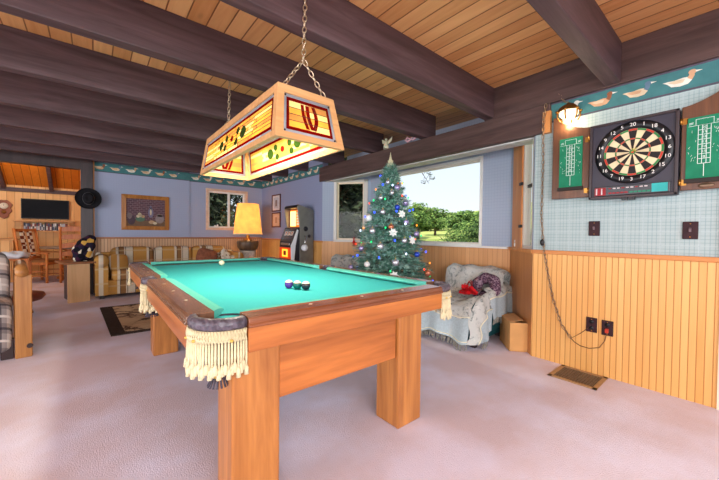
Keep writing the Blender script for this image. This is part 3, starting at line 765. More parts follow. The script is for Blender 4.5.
ball('dark green striped pool ball, middle of the three in a row', 1.012, 1.845, rgb(10,96,84))
ball('near black striped pool ball, right of the three in a row', 1.043, 1.789, rgb(30,26,36))

# ------------------------------------------------------------------ stained glass lamp
L = thing('pendant_lamp', 'long wooden stained glass billiard lamp hanging on chains over the table', 'lamp', (0.94,2.31,1.63))
LW = wood('lamp_pine', rgb(196,140,88), rgb(222,170,116), 'X', 1.2, 0.4)
GA = translucent('amber_glass', rgb(232,180,84), 0.30); GR = translucent('red_glass', rgb(140,22,18), 0.08); GG = translucent('green_glass', rgb(56,84,30), 0.06)
GW = translucent('silver_glass', rgb(176,178,188), 0.06); GY = translucent('pale_yellow_glass', rgb(240,216,150), 0.36); GO = translucent('honey_glass', rgb(214,160,90), 0.25)
LEAD = plain('lead_came', rgb(70,62,58), 0.4, 0.4, 0.6)
b = dict(x0=0.719, x1=1.166, y0=1.555, y1=3.075, z=1.625); tt = dict(x0=0.755, x1=1.113, y0=1.60, y1=2.99, z=1.925)
def quadmap(q):
    q = [Vector(p) for p in q]; n = (q[1]-q[0]).cross(q[3]-q[0]).normalized()
    return (lambda u, v, d=0.0: q[0]*(1-u)*(1-v) + q[1]*u*(1-v) + q[2]*u*v + q[3]*(1-u)*v + n*d), (q[1]-q[0]).length, (q[3]-q[0]).length
def lamp_side(q, end):
    P, lw, lh = quadmap(q)           # q: bottom left, bottom right, top right, top left seen from outside; n points outwards
    fw = 0.048; fu, fv = fw/lw, fw/lh
    m = MB()
    def slab(mb, u0, u1, v0, v1, d0, d1, mi=0):
        mb.hexa([P(u0,v0,d0),P(u1,v0,d0),P(u1,v1,d0),P(u0,v1,d0)], [P(u0,v0,d1),P(u1,v0,d1),P(u1,v1,d1),P(u0,v1,d1)], mi)
    slab(m, 0,1,0,fv*0.75,-0.025,0); slab(m, 0,1,1-fv,1,-0.025,0); slab(m, 0,fu,fv*0.75,1-fv,-0.025,0); slab(m, 1-fu,1,fv*0.75,1-fv,-0.025,0)
    fr = m.build('side_frame', LW, L, 0.002)
    m = MB(); a0, a1, c0, c1 = fu, 1-fu, fv*0.75, 1-fv
    s1 = 0.018; su, sv_ = s1/lw, s1/lh
    def ring(u0, u1, v0, v1, du, dv, mi, d0=-0.012, d1=-0.008):
        slab(m, u0,u1,v0,v0+dv,d0,d1,mi); slab(m, u0,u1,v1-dv,v1,d0,d1,mi); slab(m, u0,u0+du,v0+dv,v1-dv,d0,d1,mi); slab(m, u1-du,u1,v0+dv,v1-dv,d0,d1,mi)
    ring(a0,a1,c0,c1,su,sv_,3)
    e0,e1,g0,g1 = a0+su,a1-su,c0+sv_,c1-sv_
    ru, rv = 0.019/lw, 0.019/lh
    if end: ring(e0,e1,g0,g1,ru,rv,1)
    else:
        slab(m, e0,e1,g0,g0+rv,-0.012,-0.008,1); slab(m, e0,e1,g1-rv,g1,-0.012,-0.008,1); slab(m, e0,e0+ru,g0+rv,g1-rv,-0.012,-0.008,1); slab(m, e1-ru,e1,g0+rv,g1-rv,-0.012,-0.008,1)
    h0,h1,k0,k1 = e0+ru,e1-ru,g0+rv,g1-rv
    nr = 4 if end else 7; nc = 2 if end else 5
    rr = random.Random(5 + int(end))
    for i in range(nr):
        for j in range(nc):
            slab(m, h0+(h1-h0)*j/nc, h0+(h1-h0)*(j+1)/nc, k0+(k1-k0)*i/nr, k0+(k1-k0)*(i+1)/nr, -0.012,-0.008, rr.choice([0,0,4,4,5] if not end else [0,4,5,4]))
    def leaf(uc, vc, su_, sv2, mi, d=-0.0065):
        pts = [P(uc + su_*math.sin(t_)*(1-0.25*abs(math.cos(t_))), vc + sv2*math.cos(t_), d) for t_ in [2*PI*i/12 for i in range(12)]]
        m.poly(pts, mi); m.poly([P(uc + su_*math.sin(t_), vc + sv2*math.cos(t_), -0.0135) for t_ in [-2*PI*i/12 for i in range(12)]], mi)
    mu, mv = (h0+h1)/2, (k0+k1)/2
    if end:
        for i in range(3):
            n_ = 8; col = []
            for s_ in range(n_+1):
                f = s_/n_; v_ = k0 + (k1-k0)*(0.03 + 0.94*f)
                u_ = (0.44 - 0.11*f - 0.03*math.sin(PI*f), 0.56 - 0.10*f - 0.03*math.sin(PI*f), 0.60 + 0.02*f + 0.07*math.sin(PI*f))[i]
                col.append((h0 + (h1-h0)*u_, v_))
            hw = (0.042, 0.048, 0.050)[i]*(h1-h0)
            for (ua, va), (ub, vb) in zip(col, col[1:]):
                for d in (-0.0065, -0.0135): m.poly([P(ua-hw,va,d),P(ua+hw,va,d),P(ub+hw,vb,d),P(ub-hw,vb,d)], 1)
    else:
        for uc in (mu,):
            for du, dv, w, h, mi in ((-0.145,0.02,0.03,0.19,2),(-0.075,0.20,0.02,0.14,2),(-0.085,-0.22,0.02,0.13,2),(0.0,0.04,0.02,0.12,1),(0.07,0.24,0.02,0.14,2),(0.062,-0.24,0.02,0.13,2),(0.135,0.02,0.034,0.22,2)):
                leaf(uc + du*1.25*(h1-h0), mv + dv*(k1-k0), 1.3*w*(h1-h0), 1.25*h*(k1-k0), mi)
        for uc in (0.24, 0.76):
            leaf(h0+(h1-h0)*uc, mv, 0.02*(h1-h0), 0.25*(k1-k0), 4)
    gl = m.build('stained_glass', [GA, GR, GG, GW, GY, GO], fr)
    m = MB()
    for i in range(1, nr): m.tube([P(h0,k0+(k1-k0)*i/nr,-0.007), P(h1,k0+(k1-k0)*i/nr,-0.007)], 0.0018, 4)
    for j in range(1, nc):
        for i in range(nr): 
            uu = h0+(h1-h0)*(j + 0.3*math.sin(i*2.3+j))/nc; m.tube([P(uu,k0+(k1-k0)*i/nr,-0.007), P(uu,k0+(k1-k0)*(i+1)/nr,-0.007)], 0.0018, 4)
    for u, v in ((a0+su/2,c0+sv_/2),(a1-su/2,c0+sv_/2),(a0+su/2,c1-sv_/2),(a1-su/2,c1-sv_/2)):
        m.sq(P(u,v,-0.006), (0.006,0.006,0.006), nu=8, nv=6)
    m.build('lead_lines', LEAD, fr)
B = lambda i, j: (b['x1'] if i else b['x0'], b['y1'] if j else b['y0'], b['z'])
A_ = lambda i, j: (tt['x1'] if i else tt['x0'], tt['y1'] if j else tt['y0'], tt['z'])
lamp_side([B(0,0),B(1,0),A_(1,0),A_(0,0)], True)
lamp_side([B(1,1),B(0,1),A_(0,1),A_(1,1)], True)
lamp_side([B(0,1),B(0,0),A_(0,0),A_(0,1)], False)
lamp_side([B(1,0),B(1,1),A_(1,1),A_(1,0)], False)
MB().box(tt['x0']+0.004, tt['x1']-0.004, tt['y0']+0.004, tt['y1']-0.004, tt['z']-0.012, tt['z']-0.001).build('top_board', plain('lamp_white_inside', rgb(244,238,220), 0.7, var=0.02), L)
MB().tube([(0.93,1.75,1.86),(0.93,2.85,1.86)], 0.019, 12).build('tube_light', glow('lamp_tube_lit', rgb(255,244,206), 6.0), L)
for yy in (1.62, 2.93):
    m = MB().chain([(0.93,yy,2.6),(0.918,yy,2.10)], 0.038, 0.0035, 0.011); m.chain([(0.918,yy,2.10),(0.80,yy,1.93)], 0.038, 0.0035, 0.011); m.chain([(0.918,yy,2.10),(1.06,yy,1.93)], 0.038, 0.0035, 0.011)
    m.build('chain', CHAINM, L)
# ------------------------------------------------------------------ back of the room: sofa, cushions, lamp, picture, hat
def stripes(name, axis, period, stops, cross=None, rough=0.9, jitter=0.004):
    s = S(name, rough, 0.1)
    t = s.math('FRACT', s.math('ADD', s.math('DIVIDE', s.axis(axis), period), s.math('MULTIPLY', s.noise(60, 2), jitter)))
    c = s.ramp(t, stops, 'CONSTANT')
    if cross:
        ax, p, wd, cc, f = cross
        k = s.math('LESS_THAN', s.math('FRACT', s.math('DIVIDE', s.axis(ax), p)), wd); c = s.mix(s.math('MULTIPLY', k, f), c, cc)
    c = s.mix(s.math('MULTIPLY', s.noise(120, 3), 0.35), c, rgb(90,70,50))
    s.col(c); s.bump(s.noise(250, 2), 0.3, 0.003); return s.mat
GOLDB, CRM, BRN, DBR = rgb(198,146,76), rgb(220,206,184), rgb(148,106,66), rgb(92,68,52)
SOFA = stripes('sofa_plaid', 'X', 0.46, [(0,GOLDB),(0.26,CRM),(0.34,DBR),(0.37,BRN),(0.52,CRM),(0.56,DBR),(0.58,CRM),(0.80,DBR),(0.82,GOLDB)], ('Z', 0.19, 0.14, rgb(206,180,140), 0.45))
SOFAY = stripes('sofa_plaid_side', 'Y', 0.46, [(0,GOLDB),(0.26,CRM),(0.34,DBR),(0.37,BRN),(0.52,CRM),(0.80,DBR),(0.82,GOLDB)], ('Z', 0.19, 0.14, rgb(206,180,140), 0.45))
SOFAA = stripes('sofa_plaid_arm', 'X', 0.30, [(0,CRM),(0.10,GOLDB),(0.52,CRM),(0.66,CRM),(0.72,GOLDB)], ('Z', 0.24, 0.12, rgb(220,196,150), 0.5))
t = thing('sofa', 'brown gold and cream plaid sofa along the blue wall under the picture', 'sofa', (1.1,7.1,0))
MB().box(0.05, 2.36, 6.73, 7.40, 0.06, 0.30).build('base', SOFA, t, 0.02)
for x, y in ((0.1,6.78),(2.3,6.78),(0.1,7.35),(2.3,7.35)): MB().box(x-0.03,x+0.03,y-0.03,y+0.03,0,0.07).build('foot', DPOST, t)
for i in range(3):
    x = 0.22 + 0.66*i; MB().sq((x+0.33, 7.0, 0.38), (0.335,0.34,0.10), 0.35, 0.3).build('seat_cushion', SOFA, t)
    MB().sq((x+0.33, 7.30, 0.60), (0.335,0.14,0.24), 0.4, 0.35).build('back_cushion', SOFA, t)
for x in (0.095, 2.31):
    m = MB().box(x-0.085, x+0.085, 6.70, 7.42, 0.06, 0.62); m.tube([(x,6.685,0.62),(x,7.425,0.62)], 0.098, 18)
    m.build('arm', SOFAA, t)
MB().box(0.02, 2.40, 7.34, 7.44, 0.06, 0.74).build('back_frame', SOFA, t, 0.03)
q = MB().sq((0.33,6.86,0.575), (0.15,0.07,0.155), 0.5, 0.9, Matrix.Rotation(0.5, 3, 'Z') @ Matrix.Rotation(-0.25, 3, 'X')).build('cushion', SOFAA)
tag(q, 'round plaid cushion leaning on the left arm of the plaid sofa', 'cushion')
q = MB().sq((1.80,7.10,0.62), (0.20,0.08,0.15), 0.5, 0.5, Matrix.Rotation(-0.3, 3, 'X') @ Matrix.Rotation(0.3, 3, 'Y')).build('cushion', plain('rust_cushion', rgb(136,84,62), 0.9, var=0.3, sc=18))
tag(q, 'rust brown cushion tipped on the right end of the plaid sofa', 'cushion')
m = MB()
def fold(u, v):
    x = 1.98 + 0.38*u; y = 6.74 + 0.42*v
    return (x, y, 0.62 + 0.05*math.sin(u*9+v*4) + 0.03*math.sin(v*11) + 0.10*math.exp(-((u-0.2)/0.2)**2))
m.grid(fold, 18, 14); m.grid(lambda u, v: Vector(fold(u, v)) - Vector((0,0,0.06)), 18, 14)
m.grid(lambda u, v: Vector(fold(u, 0)) - Vector((0,0.01*math.sin(u*20),0.14*v)), 18, 4)
s = S('cream_print', 0.9, 0.1); s.col(s.ramp(s.voro(16), [(0.2, rgb(120,92,70)), (0.35, rgb(222,206,180)), (0.8, rgb(232,222,204))]))
q = tag(m.build('blanket', s.mat), 'cream patterned blanket bunched over the right arm of the plaid sofa', 'blanket')
# lamp in the corner
t = thing('drum_stool', 'dark round drum stool carrying the big lit table lamp', 'side table', (2.60,6.97,0))
MB().lathe([(0.17,0.0),(0.20,0.02),(0.20,0.06),(0.16,0.10),(0.16,0.68),(0.165,0.73)], (2.60,6.97,0), 24).build('pedestal', plain('pale_carved_drum', rgb(196,184,170), 0.7, var=0.35, sc=12), t)
MB().lathe([(0.15,0.73),(0.20,0.77),(0.225,0.83),(0.232,0.91),(0.22,0.945),(0.0,0.95)], (2.60,6.97,0), 28).build('drum', wood('barrel_wood', rgb(70,52,40), rgb(112,86,62), 'Z', 1.2), t)
t = thing('table_lamp', 'big table lamp with a glowing amber shade in the corner', 'lamp', (2.60,6.97,0.95))
MB().lathe([(0.09,0.951),(0.09,0.97),(0.045,0.985),(0.03,1.01),(0.05,1.035),(0.02,1.07),(0.014,1.12),(0.014,1.30)], (2.60,6.97,0), 20).build('base', BRASS, t)
MB().lathe([(0.298,1.085),(0.30,1.10),(0.225,1.745),(0.220,1.75)], (2.60,6.97,0), 40, cap=False).build('lamp_shade', translucent('amber_shade', rgb(255,186,104), 0.34, 0.5), t)
m = MB(); m.tube([(2.60+0.30*math.cos(a), 6.97+0.30*math.sin(a), 1.09) for a in [2*PI*i/40 for i in range(40)]], 0.012, 6, closed=True)
m.build('shade_trim', plain('shade_trim_cream', rgb(240,224,186), 0.7), t)
MB().sq((2.60,6.97,1.36), (0.045,0.045,0.06)).build('bulb', glow('bulb_lit', rgb(255,214,140), 4.0), t)
# still life picture
t = thing('framed_picture', 'wood framed still life picture on the blue wall above the plaid sofa', 'picture', (0.785,YB-0.02,1.15))
px0, px1, pz0, pz1, py = 0.395, 1.175, 1.150, 1.822, YB-0.018
FRW = wood('picture_frame_oak', rgb(146,88,36), rgb(190,126,62), 'Z', 1.2, 0.4)
m = MB(); fw = 0.075
for o, i, dy in (((px0,px1,pz0,pz1), (px0+fw,px1-fw,pz0+fw,pz1-fw), 0),):
    O = [Vector((o[0],py-0.015,o[2])), Vector((o[1],py-0.015,o[2])), Vector((o[1],py-0.015,o[3])), Vector((o[0],py-0.015,o[3]))]
    I = [Vector((i[0],py-0.03,i[2])), Vector((i[1],py-0.03,i[2])), Vector((i[1],py-0.03,i[3])), Vector((i[0],py-0.03,i[3]))]
    for k in range(4):
        a, b_, c_, d_ = O[k], O[(k+1) % 4], I[(k+1) % 4], I[k]; e = Vector((0,1,0))
        m.hexa([a, b_, c_, d_], [Vector((p.x, py+0.016, p.z)) for p in (a, b_, c_, d_)])
m.build('frame', FRW, t, 0.004)
s = S('painted_brick_wall', 0.7, 0.2)
br = s.n('ShaderNodeTexBrick'); s.link(s.vec(s.axis('X'), s.axis('Z'), 0.0), br.inputs['Vector'])
br.inputs['Scale'].default_value = 7.0; br.inputs['Color1'].default_value = rgb(104,72,78); br.inputs['Color2'].default_value = rgb(84,60,70); br.inputs['Mortar'].default_value = rgb(132,112,118); br.inputs['Mortar Size'].default_value = 0.025
s.col(br.outputs['Color'])
m = MB(); ax0, ax1, az0, az1 = px0+fw, px1-fw, pz0+fw, pz1-fw; yc = py-0.012
def el(cx, cz, rx, rz, mi, lay): m.poly([(cx+rx*math.cos(a), yc-0.0004*lay, cz+rz*math.sin(a)) for a in [2*PI*i/24 for i in range(24)]], mi)
def rc(x0, x1, z0, z1, mi, lay): m.poly([(x0,yc-0.0004*lay,z0),(x1,yc-0.0004*lay,z0),(x1,yc-0.0004*lay,z1),(x0,yc-0.0004*lay,z1)], mi)
rc(ax0,ax1,az0,az1,0,0); rc(ax0,ax1,az0,az0+0.11,1,1)
el(0.86,1.49,0.045,0.10,2,2); rc(0.845,0.875,1.55,1.62,2,2); el(0.86,1.50,0.014,0.06,3,3)
el(0.69,1.36,0.075,0.05,4,2)
for x, z in ((0.655,1.415),(0.70,1.425),(0.735,1.41),(0.68,1.455)): el(x,z,0.028,0.028,3 if x < 0.72 else 6,3)
el(1.01,1.37,0.075,0.085,5,2); rc(0.96,1.06,1.42,1.465,5,2)
el(0.875,1.305,0.05,0.035,6,4); el(0.93,1.285,0.035,0.025,3,5); el(0.55,1.34,0.06,0.09,7,2); el(0.52,1.42,0.04,0.06,8,3)
m.build('canvas', [s.mat] + [plain('paint_%d' % i, c, 0.7) for i, c in enumerate((rgb(112,86,66), rgb(120,116,140), rgb(206,190,160), rgb(84,112,92), rgb(140,126,126), rgb(184,150,116), rgb(76,60,70), rgb(120,104,104)))], t)
# two little frames on the far right wall
def small_frame(lab, y0, y1, z0, z1, c):
    t = thing('framed_print', lab, 'picture', (XR,(y0+y1)/2,z0)); m = MB()
    for a in ((y0,y1,z0,z0+0.025),(y0,y1,z1-0.025,z1),(y0,y0+0.03,z0,z1),(y1-0.03,y1,z0,z1)): m.box(XR-0.022,XR-0.001,a[0],a[1],a[2],a[3])
    m.build('frame', plain('dark_red_frame', rgb(92,44,36)), t, 0.003)
    m = MB().box(XR-0.012, XR-0.004, y0+0.02, y1-0.02, z0+0.02, z1-0.02, 0)
    yc, zc, w, h = (y0+y1)/2, (z0+z1)/2, y1-y0, z1-z0
    m.box(XR-0.0125, XR-0.011, yc-w*0.28, yc+w*0.28, zc-h*0.32, zc+h*0.32, 1).box(XR-0.013, XR-0.012, yc-w*0.12, yc+w*0.1, zc-h*0.2, zc+h*0.18, 2)
    m.build('print', [plain('print_a', c[0], 0.7), plain('print_b', c[1], 0.7), plain('print_c', c[2], 0.7)], t)
small_frame('small red framed print, upper of the pair left of the slot machine', 6.47, 6.90, 1.60, 1.975, (rgb(206,204,206), rgb(180,186,196), rgb(130,116,116)))
small_frame('small red framed print, lower of the pair left of the slot machine', 6.47, 6.90, 1.245, 1.575, (rgb(206,170,140), rgb(214,180,150), rgb(190,140,110)))
# hat
t = thing('hat', 'black wide brimmed hat hung flat on the dark post', 'hat', (-0.075,7.37,1.68))
hx = ((1,0,0),(0,0,1),(0,-1,0)); FELT = plain('black_felt', rgb(24,22,26), 0.8, 0.2, var=0.3, sc=30)
hc = Vector((-0.072,7.385,1.69))
MB().lathe([(0.178,0.012),(0.182,0.02),(0.168,0.006),(0.11,0.0),(0.085,0.004),(0.083,0.016),(0.11,0.012),(0.168,0.018),(0.18,0.03)], hc, 40, ax=hx, cap=False).build('brim', FELT, t)
MB().lathe([(0.094,0.005),(0.09,0.05),(0.078,0.08),(0.054,0.085),(0.022,0.072),(0.0,0.07)], hc, 32, ax=((0.85,0,0),(0,0,1.12),(0,-1,0))).build('crown', FELT, t)
MB().lathe([(0.095,0.012),(0.097,0.014),(0.095,0.035),(0.093,0.035)], hc, 32, ax=((0.86,0,0),(0,0,1.13),(0,-1,0))).build('hat_band', plain('grey_band', rgb(78,74,76), 0.6), t)
# slot machine
t = thing('slot_machine', 'tall grey slot machine with a side lever against the far right wall', 'slot machine', (2.95,5.34,0))
STEEL = plain('brushed_grey_steel', rgb(128,124,116), 0.35, 0.5, 0.4, var=0.1); SMK = plain('slot_black', rgb(34,30,34), 0.35, 0.5)
ya, yb_ = 5.08, 5.60
pr = [(2.815,0.0),(XR-0.025,0.0),(XR-0.025,1.565),(2.80,1.635),(2.80,1.60)]
m = MB().prism([(2.70,0),(XR-0.025,0),(XR-0.025,1.545),(2.805,1.63),(2.78,1.60),(2.83,1.22),(2.83,0.62),(2.70,0.60)], (0,ya,0), (1,0,0), (0,0,1), (0,1,0), 0.022)
m.build('side_panel', STEEL, t, 0.004)
m = MB().prism([(2.70,0),(XR-0.025,0),(XR-0.025,1.545),(2.805,1.63),(2.78,1.60),(2.83,1.22),(2.83,0.62),(2.70,0.60)], (0,yb_-0.022,0), (1,0,0), (0,0,1), (0,1,0), 0.022)
m.build('side_panel', STEEL, t, 0.004)
MB().prism([(2.90,1.20),(XR-0.026,1.20),(XR-0.026,1.54),(2.90,1.60)], (0,ya+0.022,0), (1,0,0), (0,0,1), (0,1,0), yb_-ya-0.044).build('body', SMK, t)
MB().prism([(2.77,1.575),(2.90,1.56),(XR-0.026,1.546),(2.808,1.63)], (0,ya+0.022,0), (1,0,0), (0,0,1), (0,1,0), yb_-ya-0.044).build('top_hood', SMK, t, 0.004)
m = MB().box(2.885, 2.898, ya+0.05, yb_-0.05, 1.235, 1.55, 0)
for j in range(3):
    for i in range(5): m.box(2.880, 2.886, ya+0.06+0.055*j, ya+0.105+0.055*j, 1.27+0.05*i, 1.305+0.05*i, 1)
m.box(2.880, 2.886, ya+0.25, yb_-0.06, 1.25, 1.53, 2)
m.build('lit_top_glass', [glow('slot_amber', rgb(226,104,20), 0.9), glow('slot_grid', rgb(206,196,160), 0.5), glow('slot_bright', rgb(255,206,120), 2.0)], t)
MB().prism([(2.68,0.60),(2.90,0.60),(2.90,1.21),(2.80,1.22),(2.695,0.97)], (0,ya+0.004,0), (1,0,0), (0,0,1), (0,1,0), yb_-ya-0.008).build('lower_cabinet', SMK, t, 0.006)
MB().prism([(2.66,0.64),(2.72,0.62),(2.745,0.90),(2.80,1.17),(2.775,1.19),(2.69,0.98),(2.65,0.90)], (0,ya-0.012,0), (1,0,0), (0,0,1), (0,1,0), 0.02).build('side_trim', plain('pale_side_trim', rgb(226,226,228), 0.3, 0.5, var=0.03), t, 0.006)
a = Vector((2.695,0,0.97)); bq = Vector((2.80,0,1.22)); du = (bq-a); nn = Vector((-du.z,0,du.x)).normalized()
def onp(y, k, d): p = a + du*k + nn*d; return (p.x, y, p.z)
m = MB(); m.hexa([onp(ya+0.05,0.12,-0.002),onp(ya+0.05,0.9,-0.002),onp(yb_-0.05,0.9,-0.002),onp(yb_-0.05,0.12,-0.002)],[onp(ya+0.05,0.12,0.004),onp(ya+0.05,0.9,0.004),onp(yb_-0.05,0.9,0.004),onp(yb_-0.05,0.12,0.004)],0)
for j in range(3):
    y0 = ya+0.10+0.115*j
    m.hexa([onp(y0,0.42,0),onp(y0,0.72,0),onp(y0+0.085,0.72,0),onp(y0+0.085,0.42,0)],[onp(y0,0.42,0.006),onp(y0,0.72,0.006),onp(y0+0.085,0.72,0.006),onp(y0+0.085,0.42,0.006)],1)
    c = [onp(y0+0.085*q,k,0.0065) for q, k in ((0.2,0.68),(0.8,0.68),(0.6,0.46),(0.4,0.46))]; m.poly(c, 2)
m.build('reel_window', [plain('reel_glass', rgb(58,34,30), 0.15, 0.6), plain('reel_white', rgb(226,214,200), 0.4), plain('reel_symbol', rgb(190,96,50), 0.4)], t)
MB().box(2.655, 2.69, ya+0.06, yb_-0.12, 0.90, 0.945).build('coin_slot_plate', CHROME, t, 0.003)
m = MB().box(2.672, 2.682, ya+0.04, yb_-0.04, 0.66, 0.86, 0).box(2.668, 2.674, ya+0.15, yb_-0.15, 0.69, 0.83, 1).box(2.665, 2.67, ya+0.21, yb_-0.21, 0.72, 0.80, 2)
m.build('lit_belly_glass', [glow('belly_red', rgb(196,60,14), 0.6), glow('belly_amber', rgb(255,168,50), 1.3), plain('belly_mark', rgb(120,50,20))], t)
m = MB().tube([(2.93,ya-0.005,1.07),(2.93,ya-0.05,1.06),(2.90,ya-0.07,0.98),(2.885,ya-0.075,0.90)], 0.012, 8, 0); m.lathe([(0.045,-0.012),(0.045,0.004),(0.0,0.006)], (2.95,ya,1.20), 14, 2, ax=((1,0,0),(0,0,1),(0,-1,0)))
m.sq((2.885,ya-0.075,0.862), (0.062,0.062,0.062), m=1); m.lathe([(0.03,-0.01),(0.03,0.006),(0,0.008)], (3.02,ya,1.07), 12, 2, ax=((1,0,0),(0,0,1),(0,-1,0)))
m.build('lever', [CHROME, plain('lever_white_ball', rgb(232,232,234), 0.2, 0.5), SMK], t)

# ------------------------------------------------------------------ desk end with jacket, rug, loveseat
LAM = wood('pale_laminate', rgb(206,160,112), rgb(226,184,138), 'Z', 0.6, 0.4)
t = thing('desk', 'pale laminate desk end standing beside the dark post', 'desk', (-0.25,6.9,0))
MB().obox((-0.185,6.665,0.30), (0.135,0.014,0.30), ((0.97,0.22,0),(-0.22,0.97,0),(0,0,1))).build('end_panel', LAM, t, 0.003)
MB().obox((-0.235,6.93,0.615), (0.20,0.30,0.015), ((0.97,0.22,0),(-0.22,0.97,0),(0,0,1))).build('desk_top', wood('desk_top_brown', rgb(120,74,44), rgb(160,104,64), 'X', 0.8), t, 0.003)
MB().obox((-0.315,6.94,0.30), (0.012,0.26,0.30), ((0.97,0.22,0),(-0.22,0.97,0),(0,0,1))).build('modesty_panel', DPOST, t)
s = S('patchwork_cloth', 0.85, 0.1); s.col(s.ramp(s.white(s.voro(15, out='Color'), '3D'), [(0, rgb(24,22,30)), (0.36, rgb(40,34,52)), (0.58, rgb(206,160,76)), (0.7, rgb(222,210,186)), (0.85, rgb(60,30,50))], 'CONSTANT'))
m = MB().sq((-0.13,6.90,0.83), (0.12,0.10,0.235), 0.75, 0.8, Matrix.Rotation(0.15, 3, 'Y'), 26, 18, fn=lambda p: Vector((p.x*(1.15-1.6*max(0,p.z)) + 0.012*math.sin(p.z*40) + 0.25*max(0,p.z), p.y*(1.1-1.0*max(0,p.z)) + 0.01*math.sin(p.x*60), p.z)))
q = tag(m.build('bag', s.mat), 'black and gold patchwork cloth bag slumped on the desk beside the post', 'bag')
t = thing('rug', 'dark bordered rug with a woven brown scene, under the far end of the pool table', 'rug', (0.7,5.1,0))
c_ = [(0.062,5.95),(1.28,5.93),(1.345,4.26),(0.135,4.276)]
def rugq(k): cx, cy = 0.705, 5.1; return [(cx+(x-cx)*k[0], cy+(y-cy)*k[1]) for x, y in c_]
q = rugq((1,1)); MB().hexa([(x,y,0.0) for x,y in q],[(x,y,0.012) for x,y in q]).build('border', plain('rug_dark_border', rgb(64,54,50), 0.95, 0.05, var=0.2, sc=40), t)
q = rugq((0.78,0.93)); s = S('rug_scene', 0.95, 0.05)
s.col(s.ramp(s.noise(3.2, 5, None, 0.6, 0.65), [(0.42, rgb(206,182,150)), (0.50, rgb(190,164,134)), (0.53, rgb(104,82,68)), (0.57, rgb(96,76,64)), (0.60, rgb(200,178,148))]))
MB().hexa([(x,y,0.0121) for x,y in q],[(x,y,0.0135) for x,y in q]).build('centre', s.mat, t)
# loveseat at the left edge
LOG = wood('log_frame_wood', rgb(150,96,46), rgb(196,138,78), 'Z', 0.8, 0.4); LOGX = wood('log_frame_wood_x', rgb(150,96,46), rgb(196,138,78), 'Y', 0.8, 0.4)
def tartan(name):
    s = S(name, 0.95, 0.05); c = rgb(128,116,118)
    u = s.math('ADD', s.axis('X'), s.math('MULTIPLY', s.axis('Y'), 0.35)); v = s.axis('Z')
    base = rgb(206,196,190)
    c = base
    for ax in (u, s.math('ADD', v, s.math('MULTIPLY', s.axis('Y'), 0.6))):
        f = s.math('FRACT', s.math('DIVIDE', ax, 0.21))
        dark = s.math('LESS_THAN', f, 0.42); c = s.mix(s.math('MULTIPLY', dark, 0.48), c, rgb(84,76,84))
        l = s.math('LESS_THAN', s.math('ABSOLUTE', s.math('SUBTRACT', f, 0.70)), 0.05); c = s.mix(s.math('MULTIPLY', l, 0.75), c, rgb(236,230,224))
        l = s.math('LESS_THAN', s.math('ABSOLUTE', s.math('SUBTRACT', f, 0.2)), 0.05); c = s.mix(s.math('MULTIPLY', l, 0.7), c, rgb(44,40,54))
    s.col(c); s.bump(s.noise(200, 2), 0.3, 0.003); return s.mat
TART = tartan('grey_tartan')
t = thing('loveseat', 'log framed loveseat with grey plaid cushions cut by the left edge', 'sofa', (-0.475,4.06,0))
m = MB().box(-0.535, -0.428, 4.02, 4.10, 0.0, 0.73); m.build('front_post', LOG, t, 0.008)
m = MB().lathe([(0.02,0.008),(0.022,0.0),(0,-0.001)], (-0.445,4.018,0.10), 10, ax=((1,0,0),(0,0,1),(0,-1,0))); m.build('bolt_cap', DPOST, t)
MB().box(-0.62, -0.54, 4.06, 4.14, 0.0, 0.17).build('inner_post', DPOST, t, 0.006)
MB().box(-0.545, -0.435, 4.80, 4.92, 0.0, 0.72).build('rear_post', LOG, t, 0.01)
m = MB().tube([(-0.49,3.99,0.755),(-0.49,4.95,0.765)], 0.043, 12); m.build('arm_rail', LOGX, t)
MB().box(-2.3, -0.55, 4.08, 4.80, 0.16, 0.28).build('seat_deck', LOG, t, 0.01)
MB().sq((-1.045,4.36,0.29), (0.50,0.38,0.235), 0.22, 0.22).build('seat_cushion', TART, t)
MB().sq((-2.08,4.36,0.31), (0.50,0.38,0.235), 0.22, 0.22).build('seat_cushion', TART, t)
MB().sq((-1.05,4.50,0.66), (0.49,0.20,0.27), 0.35, 0.3, Matrix.Rotation(-0.2, 3, 'X')).build('back_cushion', TART, t)
MB().sq((-2.05,4.50,0.66), (0.48,0.20,0.27), 0.35, 0.3, Matrix.Rotation(-0.2, 3, 'X')).build('back_cushion', TART, t)
MB().box(-2.4, -2.3, 4.02, 4.92, 0, 0.78).build('far_side', LOG, t, 0.01)
t.rotation_euler = (0,0,math.radians(7.5))
# ------------------------------------------------------------------ dining room
t = thing('television', 'wide black flat television on the panelled dining room wall', 'television', (-0.9,10.95,1.4))
MB().box(-1.325, -0.482, 10.93, 10.985, 1.40, 1.875).build('casing', BLACK, t, 0.006)
MB().box(-1.31, -0.497, 10.926, 10.931, 1.42, 1.862).build('screen', plain('dark_screen', rgb(16,16,22), 0.3, 0.05), t)
PINE = wood('shelf_pine', rgb(176,112,54), rgb(214,152,88), 'X', 1.0)
t = thing('wall_shelf', 'wooden wall shelf under the television holding a row of cases', 'shelf', (-0.9,10.9,1.1))
MB().box(-1.44, -0.38, 10.76, 11.0, 1.325, 1.36).build('shelf_board', PINE, t, 0.004)
MB().box(-1.42, -0.40, 10.80, 11.0, 1.085, 1.115).build('lower_board', PINE, t, 0.004)
for x in (-1.31, -0.50): MB().prism([(0,0),(0.05,0),(0.05,0.235),(0.12,0.235),(0.12,0.24),(0.0,0.24)], (x,10.80,1.09), (0,1,0), (0,0,1), (1,0,0), 0.03).build('bracket', PINE, t)
rr = random.Random(2); x = -1.27; pal = [rgb(40,38,52), rgb(180,176,180), rgb(60,62,90), rgb(120,50,44), rgb(210,200,190), rgb(30,30,34)]
pm = [plain('case_%d' % i, c, 0.4) for i, c in enumerate(pal)]
